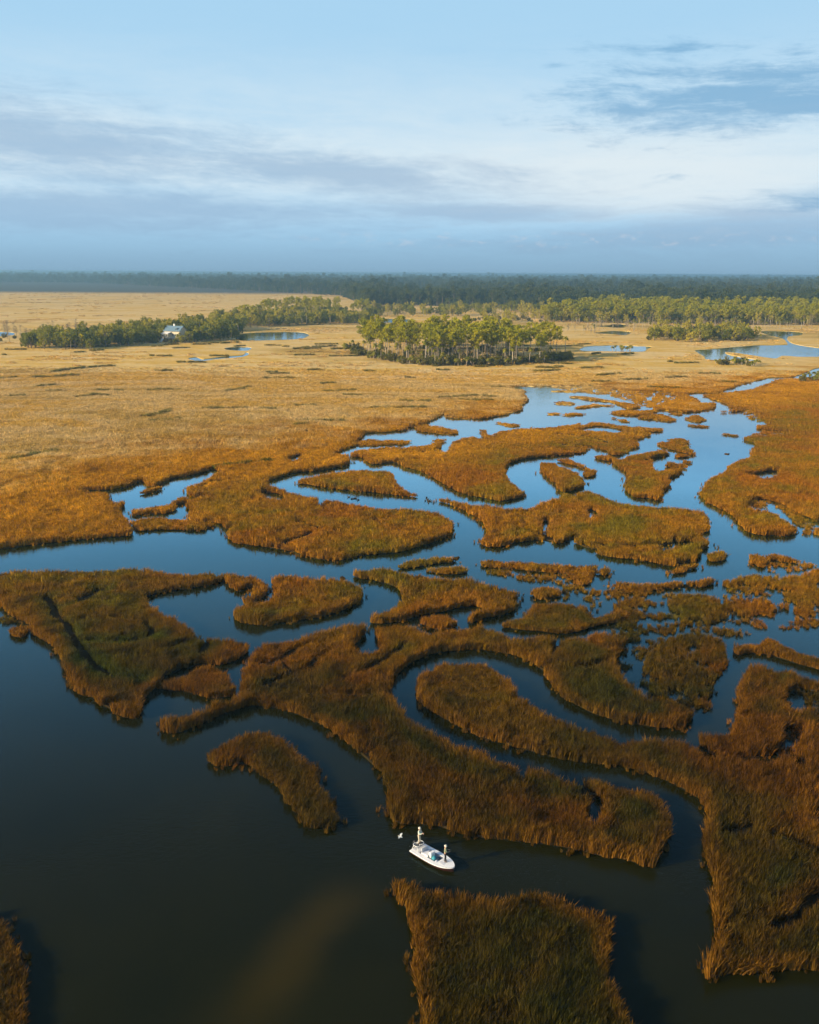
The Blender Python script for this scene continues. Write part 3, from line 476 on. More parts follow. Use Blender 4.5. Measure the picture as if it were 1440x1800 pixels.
def grass_color(n):
    """colour of the marsh plants by place: rust needle grass along the creeks, gold cord grass, pale straw inland; foreground dimming and far cloud shade painted in"""
    g = n.n.new('ShaderNodeNewGeometry')
    P = g.outputs['Position']
    x, y, z = n.sep(P)
    flat = n.comb(x, y, 0.0)
    big = n.noise(flat, 0.013, 4, 0.55)
    med = n.noise(flat, 0.055, 5, 0.6, 0.4)
    fine = n.noise(flat, 0.33, 4, 0.6)
    streak = n.noise(n.comb(n.math('MULTIPLY', x, 0.35), y, 4.0), 0.045, 6, 0.62, 0.6)
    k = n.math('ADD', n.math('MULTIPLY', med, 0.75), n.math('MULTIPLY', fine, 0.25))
    near = n.ramp(k, NEAR_DIM_RAMP)
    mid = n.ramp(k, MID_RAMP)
    zone = n.noise(n.comb(n.math('MULTIPLY', x, 0.45), y, 7.0), 0.0085, 5, 0.6, 0.8)
    inland = n.ramp(n.math('ADD', n.math('ADD', n.math('MULTIPLY', streak, 0.30), n.math('MULTIPLY', zone, 0.62)), n.math('MULTIPLY', fine, 0.10)), STRAW_RAMP)
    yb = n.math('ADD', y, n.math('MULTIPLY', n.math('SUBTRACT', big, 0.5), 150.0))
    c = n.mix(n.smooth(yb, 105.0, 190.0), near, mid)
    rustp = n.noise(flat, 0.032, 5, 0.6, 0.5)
    c = n.mix(n.math('MULTIPLY', n.smooth(rustp, 0.50, 0.62), 0.85), c, n.mix(n.smooth(y, 90.0, 180.0), (0.125, 0.048, 0.005), (0.360, 0.135, 0.007)))  # near rust darkened by the same painted foreground dimming
    c = n.mix(n.math('MULTIPLY', n.smooth(rustp, 0.45, 0.34), 0.75), c, n.mix(n.smooth(y, 90.0, 180.0), (0.040, 0.040, 0.005), (0.190, 0.155, 0.008)))  # near olive dimmed in its colour as well
    edge = n.math('SUBTRACT', yb, n.math('MULTIPLY', x, 0.9))
    gold = n.ramp(k, GOLD_RAMP)
    c = n.mix(n.smooth(edge, 235.0, 300.0), c, gold)
    s2 = n.math('ADD', edge, n.math('MULTIPLY', n.math('SUBTRACT', med, 0.5), 160.0))
    c = n.mix(n.smooth(s2, 325.0, 410.0), c, inland)
    c = n.mix(n.smooth(yb, 2350.0, 2750.0), c, (0.085, 0.085, 0.065))  # far marsh greyed: cloud shadow put into the colour
    return c, P, fine, streak

NEAR_DIM_RAMP = [(0.30, (0.026, 0.029, 0.005)), (0.42, (0.046, 0.041, 0.006)), (0.54, (0.078, 0.048, 0.006)), (0.70, (0.125, 0.068, 0.008))]  # near reeds darkened in colour to imitate a dimmed foreground
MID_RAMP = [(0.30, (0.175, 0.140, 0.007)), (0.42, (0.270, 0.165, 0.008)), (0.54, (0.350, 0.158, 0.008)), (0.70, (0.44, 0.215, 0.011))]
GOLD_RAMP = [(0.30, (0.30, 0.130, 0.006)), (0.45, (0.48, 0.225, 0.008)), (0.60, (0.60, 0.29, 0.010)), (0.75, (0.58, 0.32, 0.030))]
STRAW_RAMP = [(0.36, (0.36, 0.225, 0.045)), (0.44, (0.56, 0.36, 0.095)), (0.49, (0.70, 0.49, 0.20)), (0.55, (0.62, 0.37, 0.060)), (0.60, (0.72, 0.51, 0.23)), (0.68, (0.54, 0.34, 0.065))]

def make_grass_mat(name):
    m, n, out = new_mat(name)
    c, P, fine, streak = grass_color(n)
    oi = n.n.new('ShaderNodeObjectInfo')
    def inst(nm):
        at = n.n.new('ShaderNodeAttribute'); at.attribute_type = 'INSTANCER'; at.attribute_name = nm
        return at.outputs['Fac']
    x_, y_, z_ = n.sep(P)
    levee = n.mix(n.smooth(y_, 90.0, 190.0), (0.190, 0.080, 0.008), (0.290, 0.125, 0.010))  # near fringe colour carries the painted dimming too
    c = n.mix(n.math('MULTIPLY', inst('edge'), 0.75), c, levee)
    c = n.mix(inst('pale'), c, (0.62, 0.43, 0.20))
    c = n.mix(inst('green'), c, (0.050, 0.085, 0.010))
    amp = n.smooth(y_, 200.0, 330.0, 1.0, 0.35)
    v = n.math('ADD', 1.0, n.math('MULTIPLY', n.math('SUBTRACT', oi.outputs['Random'], 0.5), amp))
    v = n.math('MULTIPLY', v, n.smooth(n.noise(n.comb(x_, y_, n.math('MULTIPLY', z_, 0.15)), 7.0, 2, 0.5), 0.25, 0.75, 0.45, 1.6))
    c = n.mix(1.0, c, n.comb(v, v, v), 'MULTIPLY')
    b = principled(n, out, c, 0.8, 0.02, link_out=False)
    tr = n.n.new('ShaderNodeBsdfTranslucent')
    n.l.new(c, tr.inputs[0])
    ms = n.n.new('ShaderNodeMixShader'); ms.inputs[0].default_value = 0.32
    n.l.new(b.outputs[0], ms.inputs[1]); n.l.new(tr.outputs[0], ms.inputs[2])
    n.l.new(ms.outputs[0], out.inputs['Surface'])
    return m
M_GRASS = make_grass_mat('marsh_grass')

def make_ground_mat():
    m, n, out = new_mat('marsh_ground')
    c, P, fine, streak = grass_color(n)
    x, y, z = n.sep(P)
    mud = n.ramp(n.noise(P, 0.8, 6, 0.65), [(0.3, (0.010, 0.008, 0.005)), (0.7, (0.026, 0.019, 0.010))])
    inl = n.smooth(n.math('SUBTRACT', y, n.math('MULTIPLY', x, 0.45)), 250.0, 420.0)
    c = n.mix(inl, n.mix(0.12, mud, c), c)
    bn = n.n.new('ShaderNodeBump')
    bn.inputs['Strength'].default_value = 0.9
    bn.inputs['Distance'].default_value = 1.0
    hgt = n.math('ADD', n.math('MULTIPLY', fine, 0.6), n.noise(P, 0.09, 6, 0.65))
    n.l.new(hgt, bn.inputs['Height'])
    principled(n, out, c, 0.95, 0.02, bn.outputs[0])
    return m
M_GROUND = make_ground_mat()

def make_water_mat():
    m, n, out = new_mat('creek_water')
    g = n.n.new('ShaderNodeNewGeometry')
    P = g.outputs['Position']
    x, y, z = n.sep(P)
    silt = n.noise(P, 0.035, 5, 0.6, 0.7)
    c = n.ramp(silt, [(0.3, (0.0078, 0.0084, 0.0011)), (0.7, (0.0125, 0.0120, 0.0014))])
    # a pale mud bar showing through the shallows
    ax, ay, bx_, by_ = -12.4, 61.0, -5.5, 74.0
    lx, ly = bx_ - ax, by_ - ay
    L = math.hypot(lx, ly)
    s = n.math('DIVIDE', n.math('ADD', n.math('MULTIPLY', n.math('SUBTRACT', x, ax), lx / L), n.math('MULTIPLY', n.math('SUBTRACT', y, ay), ly / L)), L)
    q = n.math('ADD', n.math('MULTIPLY', n.math('SUBTRACT', x, ax), -ly / L), n.math('MULTIPLY', n.math('SUBTRACT', y, ay), lx / L))
    q = n.math('ADD', q, n.math('MULTIPLY', n.math('SUBTRACT', silt, 0.5), 7.0))
    bar = n.math('MULTIPLY', n.smooth(n.math('ABSOLUTE', q), 0.0, 4.2, 1.0, 0.0), n.math('MULTIPLY', n.smooth(s, -0.5, 0.3), n.smooth(s, 0.8, 1.3, 1.0, 0.0)))
    c = n.mix(n.math('MULTIPLY', bar, 0.40), c, (0.055, 0.036, 0.003))
    bn = n.n.new('ShaderNodeBump')
    bn.inputs['Strength'].default_value = 0.14
    bn.inputs['Distance'].default_value = 0.12
    rip = n.noise(n.comb(n.math('MULTIPLY', x, 1.0), n.math('MULTIPLY', y, 1.7), 0.0), 1.6, 5, 0.6, 0.3)
    gust = n.smooth(n.noise(P, 0.02, 3, 0.5), 0.35, 0.65, 0.4, 1.2)
    n.l.new(n.math('MULTIPLY', rip, gust), bn.inputs['Height'])
    df = n.n.new('ShaderNodeBsdfDiffuse'); n.l.new(c, df.inputs['Color'])
    gl = n.n.new('ShaderNodeBsdfGlossy')
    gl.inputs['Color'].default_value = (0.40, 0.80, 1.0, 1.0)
    gl.inputs['Roughness'].default_value = 0.06
    n.l.new(bn.outputs[0], gl.inputs['Normal'])
    fr = n.n.new('ShaderNodeFresnel'); fr.inputs['IOR'].default_value = 1.333
    n.l.new(bn.outputs[0], fr.inputs['Normal'])
    ms = n.n.new('ShaderNodeMixShader')
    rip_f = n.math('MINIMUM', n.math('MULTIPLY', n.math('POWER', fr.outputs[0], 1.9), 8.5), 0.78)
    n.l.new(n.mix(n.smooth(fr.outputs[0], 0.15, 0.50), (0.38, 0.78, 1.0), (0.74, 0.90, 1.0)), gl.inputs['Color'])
    n.l.new(rip_f, ms.inputs[0]); n.l.new(df.outputs[0], ms.inputs[1]); n.l.new(gl.outputs[0], ms.inputs[2])
    n.l.new(ms.outputs[0], out.inputs['Surface'])
    return m
M_WATER = make_water_mat()

def leafy(name, dark, light, trans=0.42):
    m, n, out = new_mat(name)
    oi = n.n.new('ShaderNodeObjectInfo')
    g = n.n.new('ShaderNodeNewGeometry')
    f = n.noise(g.outputs['Position'], 0.35, 3, 0.6)
    k = n.math('ADD', n.math('MULTIPLY', oi.outputs['Random'], 0.6), n.math('MULTIPLY', f, 0.5))
    c = n.mix(k, dark, light)
    b = principled(n, out, c, 0.8, 0.03, link_out=False)
    tr = n.n.new('ShaderNodeBsdfTranslucent')
    n.l.new(c, tr.inputs[0])
    ms = n.n.new('ShaderNodeMixShader'); ms.inputs[0].default_value = trans
    n.l.new(b.outputs[0], ms.inputs[1]); n.l.new(tr.outputs[0], ms.inputs[2])
    n.l.new(ms.outputs[0], out.inputs['Surface'])
    return m
M_PINE = leafy('pine_needles', (0.25, 0.265, 0.008), (0.52, 0.44, 0.012))
M_OAK = leafy('oak_leaves', (0.07, 0.095, 0.012), (0.36, 0.33, 0.028))
M_OLIVE = leafy('willow_leaves', (0.30, 0.265, 0.018), (0.54, 0.44, 0.04))
M_PALM = leafy('palm_fronds', (0.12, 0.14, 0.018), (0.38, 0.33, 0.04))
M_SHRUB = leafy('shrub_leaves', (0.06, 0.07, 0.016), (0.26, 0.22, 0.04))
M_GREYTWIG = leafy('bare_twigs', (0.20, 0.155, 0.09), (0.32, 0.25, 0.15))
M_FOREST = leafy('forest_leaves', (0.05, 0.075, 0.020), (0.15, 0.16, 0.032))
M_BARK = plain('bark', (0.27, 0.20, 0.13), 0.85, 0.1, 0.35, 0.6)
M_PALEBARK = plain('pale_bark', (0.38, 0.31, 0.22), 0.85, 0.1, 0.3, 0.6)

# ================================================================== land and water
def catmull(pts, closed=True, step=2.5, maxn=6):
    P = np.asarray(pts, float); m = len(P); out = []
    rng = range(m) if closed else range(m - 1)
    for i in rng:
        p0 = P[(i - 1) % m] if (closed or i > 0) else P[i]
        p1 = P[i]; p2 = P[(i + 1) % m]
        p3 = P[(i + 2) % m] if (closed or i + 2 < m) else P[(i + 1) % m]
        L = np.linalg.norm(p2 - p1)
        k = int(min(maxn, max(2, round(L / step))))
        for j in range(k):
            t = j / k
            q = 0.5 * ((2 * p1) + (-p0 + p2) * t + (2 * p0 - 5 * p1 + 4 * p2 - p3) * t * t + (-p0 + 3 * p1 - 3 * p2 + p3) * t ** 3)
            out.append(q)
    if not closed:
        out.append(P[-1])
    return np.array(out)

def ragged(P, amt=0.32, seed=0.0):
    """a shoreline that wanders a little, more coarsely further off"""
    out = P.copy()
    for i, (x, y) in enumerate(P):
        s = amt * min(2.2, max(0.5, y / 150.0))
        f = 0.35 if y < 200 else 0.16
        out[i, 0] += s * mnoise.noise((x * f, y * f, 3.7 + seed))
        out[i, 1] += s * mnoise.noise((x * f, y * f, 13.7 + seed)) * (1.0 if y < 300 else 2.0)
    return out

def untangle(P, closed=True):
    """cut out the small knots where a shoreline crosses itself"""
    P = np.asarray(P)
    for _ in range(40):
        n = len(P)
        Q = np.roll(P, -1, axis=0)
        m = n if closed else n - 1
        A, B = P[:m], Q[:m]
        def cr(o, u, v):
            return (u[..., 0] - o[..., 0]) * (v[..., 1] - o[..., 1]) - (u[..., 1] - o[..., 1]) * (v[..., 0] - o[..., 0])
        a, b, c_, d_ = A[:, None], B[:, None], A[None], B[None]
        hit = (cr(a, b, c_) * cr(a, b, d_) < 0) & (cr(c_, d_, a) * cr(c_, d_, b) < 0)
        hit &= np.arange(m)[None, :] > np.arange(m)[:, None] + 1
        ij = np.argwhere(hit)
        if not len(ij):
            break
        i, j = ij[np.argmin(np.minimum(ij[:, 1] - ij[:, 0], n - (ij[:, 1] - ij[:, 0])))]
        if closed and (j - i) > n / 2:
            P = P[i + 1:j + 1]
        else:
            P = np.concatenate([P[:i + 1], P[j + 1:]])
    return P

def signed_area(P):
    x, y = P[:, 0], P[:, 1]
    return 0.5 * np.sum(x * np.roll(y, -1) - np.roll(x, -1) * y)

def inside(pts, loops):
    """even-odd test against all loops together"""
    E = np.concatenate([np.hstack([l, np.roll(l, -1, axis=0)]) for l in loops])
    res = np.zeros(len(pts), bool)
    order = np.argsort(pts[:, 1])
    ylo, yhi = np.minimum(E[:, 1], E[:, 3]), np.maximum(E[:, 1], E[:, 3])
    for c in range(0, len(order), 1500):
        idx = order[c:c + 1500]
        p = pts[idx]
        sel = (yhi >= p[0, 1]) & (ylo <= p[-1, 1])
        e = E[sel]
        if not len(e):
            continue
        cond = (e[None, :, 1] > p[:, 1:2]) != (e[None, :, 3] > p[:, 1:2])
        dy = e[:, 3] - e[:, 1]
        dy = np.where(dy == 0, 1e-9, dy)
        xi = e[None, :, 0] + (p[:, 1:2] - e[None, :, 1]) * (e[:, 2] - e[:, 0])[None] / dy[None]
        res[idx] = np.count_nonzero(cond & (p[:, 0:1] < xi), axis=1) % 2 == 1
    return res

LAND_Z = 0.22
def bank_normal(l, is_outer):
    """unit vectors pointing from the land to the water"""
    sgn = 1.0 if signed_area(l) > 0 else -1.0
    if not is_outer:
        sgn = -sgn
    tan = np.roll(l, -1, axis=0) - np.roll(l, 1, axis=0)
    ln = np.linalg.norm(tan, axis=1, keepdims=True); ln[ln == 0] = 1
    return np.stack([tan[:, 1], -tan[:, 0]], 1) / ln * sgn

def land(name, outer, holes, mat):
    """a low tussock of marsh: flat top, soft bank running under the water"""
    def tuck(l, o):
        near = np.where(l[:, 1:2] < 600, np.clip(l[:, 1:2] / 300.0, 0.42, 0.9), 0.0)
        q = untangle(l - bank_normal(l, o) * near)
        return q if len(q) > 4 else l
    outer = tuck(outer, True)
    holes = [tuck(h, False) for h in holes]
    loops = [outer] + holes
    flat = np.concatenate(loops)
    edges, k = [], 0
    for l in loops:
        edges += [(k + i, k + (i + 1) % len(l)) for i in range(len(l))]
        k += len(l)
    vo, _, fo, _, _, _ = delaunay_2d_cdt([Vector(p) for p in flat], edges, [], 0, 1e-4)
    vo = np.array([tuple(v) for v in vo]); fo = np.array([t for t in fo if len(t) == 3])
    cen = vo[fo].mean(axis=1)
    fo = fo[inside(cen, loops)]
    faces = []
    for t in fo:
        a, b, c = vo[t[0]], vo[t[1]], vo[t[2]]
        cr = (b[0] - a[0]) * (c[1] - a[1]) - (b[1] - a[1]) * (c[0] - a[0])
        faces.append(tuple(t) if cr > 0 else tuple(t[::-1]))
    verts = [(p[0], p[1], LAND_Z) for p in vo]
    base = len(verts)
    for l in loops:
        n = len(l)
        verts += [(p[0], p[1], LAND_Z) for p in l]
        b2 = len(verts)
        verts += [(p[0], p[1], -0.35) for p in l + bank_normal(l, l is outer) * 0.22]
        for i in range(n):
            j = (i + 1) % n
            faces.append((base + i, base + j, b2 + j, b2 + i))
        base = len(verts)
    ob = mesh_obj(name, verts, faces, mat)
    tag(ob, kind='structure')
    return ob

HOLE_OWNER = {'m': 'main', 'e': 'east'}
pond_loops = {}
for k, v in PONDS.items():
    own = k.split('_')[0]
    own = HOLE_OWNER.get(own, own)
    pond_loops.setdefault(own, []).append(untangle(ragged(catmull(v), 0.2, 5.0)))

main_shore = untangle(ragged(catmull(MAINLAND_SHORE, closed=False)), False)
x0, y0 = main_shore[0]; x1, y1 = main_shore[-1]
main_loop = np.concatenate([main_shore, np.array([(x1 + 900, y1 + 300), (45000, 3000), (45000, 45000), (-45000, 45000), (-45000, 1500), (x0 - 700, y0 + 30)])])
east_shore = untangle(ragged(catmull(EAST_SHORE, closed=False)), False)
xe, ye = east_shore[0]; xf, yf = east_shore[-1]
east_loop = np.concatenate([east_shore, np.array([(xf + 300, yf), (xe + 500, ye + 60)])])

water = mesh_obj('creek_water', [(-6000, -6000, 0), (6000, -6000, 0), (6000, 1900, 0), (-6000, 1900, 0)], [(0, 1, 2, 3)], M_WATER)
tag(water, kind='structure')

LANDS = []       # (object, loops)
def add_land(name, key, loop):
    hs = []
    for h in pond_loops.get(key, []):
        if inside(h, [loop]).all():
            hs.append(h)
        else:
            print('pond crosses shore', key, h[0])
    ob = land(name, loop, hs, M_GROUND)
    LANDS.append((ob, key, [loop] + hs))
    return ob
marsh_plain = add_land('marsh_plain', 'main', main_loop)
add_land('marsh_shore', 'east', east_loop)
FLOODED = ('saddle', 'pear', 'eastbar', 'eastdot')
for k, v in ISLANDS.items():
    if k in FLOODED:
        continue
    add_land('marsh_island', k, untangle(ragged(catmull(v), 0.3, 1.0)))

# ================================================================== reeds and grass
def tuft_mesh(name, seed, blades, radius, h0, h1, width, lean):
    r = np.random.default_rng(seed)
    V, Fc = [], []
    for b in range(blades):
        a = r.uniform(0, 2 * math.pi); rr = radius * math.sqrt(r.uniform())
        p = np.array([rr * math.cos(a), rr * math.sin(a), -0.05])
        h = r.uniform(h0, h1)
        la = a + r.normal(0, 0.9); lm = abs(r.normal(lean, lean * 0.6))
        bend = np.array([math.cos(la) * lm + 0.06, math.sin(la) * lm + 0.02, 1.0])
        wa = r.uniform(0, 2 * math.pi)
        wd = np.array([math.cos(wa), math.sin(wa), 0]) * width * r.uniform(0.6, 1.3)
        mid = p + bend * np.array([0.4, 0.4, 0.58]) * h
        tip = p + bend * np.array([1.15, 1.15, 1.0]) * h
        k = len(V)
        V += [p - wd * 0.5, p + wd * 0.5, mid - wd * 0.42, mid + wd * 0.42, tip]
        Fc += [(k, k + 1, k + 3, k + 2), (k + 2, k + 3, k + 4)]
    return mesh_data(name, V, Fc, (M_GRASS,))

def proto_collection(name, meshes):
    c = bpy.data.collections.new(name)
    for i, me in enumerate(meshes):
        c.objects.link(bpy.data.objects.new('%s_%02d' % (name, i), me))
    return c

def scatter_group(name, coll):
    g = bpy.data.node_groups.new(name, 'GeometryNodeTree')
    g.interface.new_socket('Geometry', in_out='INPUT', socket_type='NodeSocketGeometry')
    g.interface.new_socket('Geometry', in_out='OUTPUT', socket_type='NodeSocketGeometry')
    N = g.nodes; L = g.links
    gi = N.new('NodeGroupInput'); go = N.new('NodeGroupOutput')
    ci = N.new('GeometryNodeCollectionInfo')
    ci.inputs['Collection'].default_value = coll
    ci.inputs['Separate Children'].default_value = True
    ci.inputs['Reset Children'].default_value = True
    ip = N.new('GeometryNodeInstanceOnPoints')
    ip.inputs['Pick Instance'].default_value = True
    def attr(nm, ty):
        a = N.new('GeometryNodeInputNamedAttribute'); a.data_type = ty
        a.inputs['Name'].default_value = nm
        return a.outputs['Attribute']
    L.new(gi.outputs[0], ip.inputs['Points'])
    L.new(ci.outputs[0], ip.inputs['Instance'])
    L.new(attr('pick', 'INT'), ip.inputs['Instance Index'])
    L.new(attr('rot', 'FLOAT_VECTOR'), ip.inputs['Rotation'])
    L.new(attr('size', 'FLOAT_VECTOR'), ip.inputs['Scale'])
    L.new(ip.outputs[0], go.inputs[0])
    return g

def scatter(name, group, nproto, pts, size, parent=None, rng=RNG, tilt=0.06, lean=0.0, edge=None, pale=None, green=None):
    """pts (n,3), size (n,3): one object whose points carry instances"""
    n = len(pts)
    me = bpy.data.meshes.new(name)
    me.vertices.add(n)
    me.vertices.foreach_set('co', np.asarray(pts, np.float32).ravel())
    a = me.attributes.new('pick', 'INT', 'POINT')
    a.data.foreach_set('value', rng.integers(0, nproto, n).astype(np.int32))
    rot = np.stack([rng.normal(0, tilt, n), rng.normal(0, tilt, n), rng.uniform(-math.pi, math.pi, n)], 1)
    if lean:
        q = np.asarray(pts)[:, :2]
        rot[:, 2] *= 0.2
        rot[:, 0] += lean * (vnoise(q, 0.10, 91) + 0.6 * vnoise(q, 0.28, 92))
        rot[:, 1] += lean * (vnoise(q, 0.10, 93) + 0.6 * vnoise(q, 0.28, 94)) + 0.06
    a = me.attributes.new('rot', 'FLOAT_VECTOR', 'POINT')
    a.data.foreach_set('vector', rot.astype(np.float32).ravel())
    a = me.attributes.new('size', 'FLOAT_VECTOR', 'POINT')
    a.data.foreach_set('vector', np.asarray(size, np.float32).ravel())
    for nm, val in (('edge', edge), ('pale', pale), ('green', green)):
        if val is not None:
            a = me.attributes.new(nm, 'FLOAT', 'POINT')
            a.data.foreach_set('value', np.asarray(val, np.float32))
    o = link(bpy.data.objects.new(name, me), parent)
    md = o.modifiers.new('scatter', 'NODES')
    md.node_group = group
    o['kind'] = 'stuff'
    return o

LODS = [
    dict(blades=24, radius=0.26, h0=0.7, h1=1.4, width=0.070, lean=0.20),
    dict(blades=26, radius=0.42, h0=0.65, h1=1.30, width=0.11, lean=0.22),
    dict(blades=40, radius=0.95, h0=0.55, h1=1.10, width=0.17, lean=0.22),
    dict(blades=60, radius=2.0, h0=0.6, h1=1.5, width=0.38, lean=0.35),
]
GRASS = []
for i, kw in enumerate(LODS):
    ms = [tuft_mesh('grass_tuft', 100 * i + s, **kw) for s in range(5)]
    c = proto_collection('grass_lod%d' % i, ms)
    GRASS.append(scatter_group('grass_scatter_%d' % i, c))

def vnoise(P, f, seed):
    r = np.random.default_rng(seed)
    s = np.zeros(len(P))
    for k in range(7):
        a = r.uniform(0, 2 * math.pi); ff = f * r.uniform(0.6, 1.9)
        s += np.sin((P[:, 0] * math.cos(a) + P[:, 1] * math.sin(a)) * ff * 2 * math.pi + r.uniform(0, 6.28))
    return s / 7.0 * 1.9

GSEG = np.array([(a[0], a[1], b[0], b[1]) for g in GULLIES for a, b in zip(g[:-1], g[1:])])
GREEN_SEG = np.array([(a[0], a[1], b[0], b[1]) for g in (GULLIES[24], GULLIES[25], GULLIES[29]) for a, b in zip(g[:-1], g[1:])])
def gully_dist(P, segs=None):
    d = np.full(len(P), 1e9)
    for (ax, ay, bx, by) in (GSEG if segs is None else segs):
        vx, vy = bx - ax, by - ay
        t = np.clip(((P[:, 0] - ax) * vx + (P[:, 1] - ay) * vy) / (vx * vx + vy * vy), 0, 1)
        # the bed meanders and is foreshortened with distance
        d = np.minimum(d, np.hypot(P[:, 0] - ax - t * vx, P[:, 1] - ay - t * vy))
    return d

def shore_dist(P, loops, cap=4.0):
    E = np.concatenate([np.hstack([l, np.roll(l, -1, axis=0)]) for l in loops])
    E = E[(np.abs(E[:, 0] - E[:, 2]) < 80) & (np.abs(E[:, 1] - E[:, 3]) < 80)]
    d = np.full(len(P), cap)
    order = np.argsort(P[:, 1])
    for c in range(0, len(order), 800):
        idx = order[c:c + 800]; p = P[idx]
        sel = (np.maximum(E[:, 1], E[:, 3]) > p[0, 1] - cap) & (np.minimum(E[:, 1], E[:, 3]) < p[-1, 1] + cap)
        sel &= (np.maximum(E[:, 0], E[:, 2]) > p[:, 0].min() - cap) & (np.minimum(E[:, 0], E[:, 2]) < p[:, 0].max() + cap)
        e = E[sel]
        if not len(e):
            continue
        ax, ay = e[:, 0], e[:, 1]; vx, vy = e[:, 2] - ax, e[:, 3] - ay
        den = vx * vx + vy * vy + 1e-9
        t = np.clip(((p[:, 0:1] - ax) * vx + (p[:, 1:2] - ay) * vy) / den, 0, 1)
        d[idx] = np.minimum(d[idx], np.hypot(p[:, 0:1] - ax - t * vx, p[:, 1:2] - ay - t * vy).min(axis=1))
    return d

def in_view(P, m=0.56, pad=12):
    return (np.abs(P[:, 0]) < m * P[:, 1] + pad) & (P[:, 1] > 46)

BANDS = [(46, 150, 0.30), (150, 290, 0.50), (290, 560, 1.02)]
def jitter_grid(x0, x1, y0, y1, s, rng):
    gx, gy = np.meshgrid(np.arange(x0, x1, s), np.arange(y0, y1, s))
    P = np.stack([gx.ravel(), gy.ravel()], 1)
    return P + rng.uniform(-0.5, 0.5, P.shape) * s

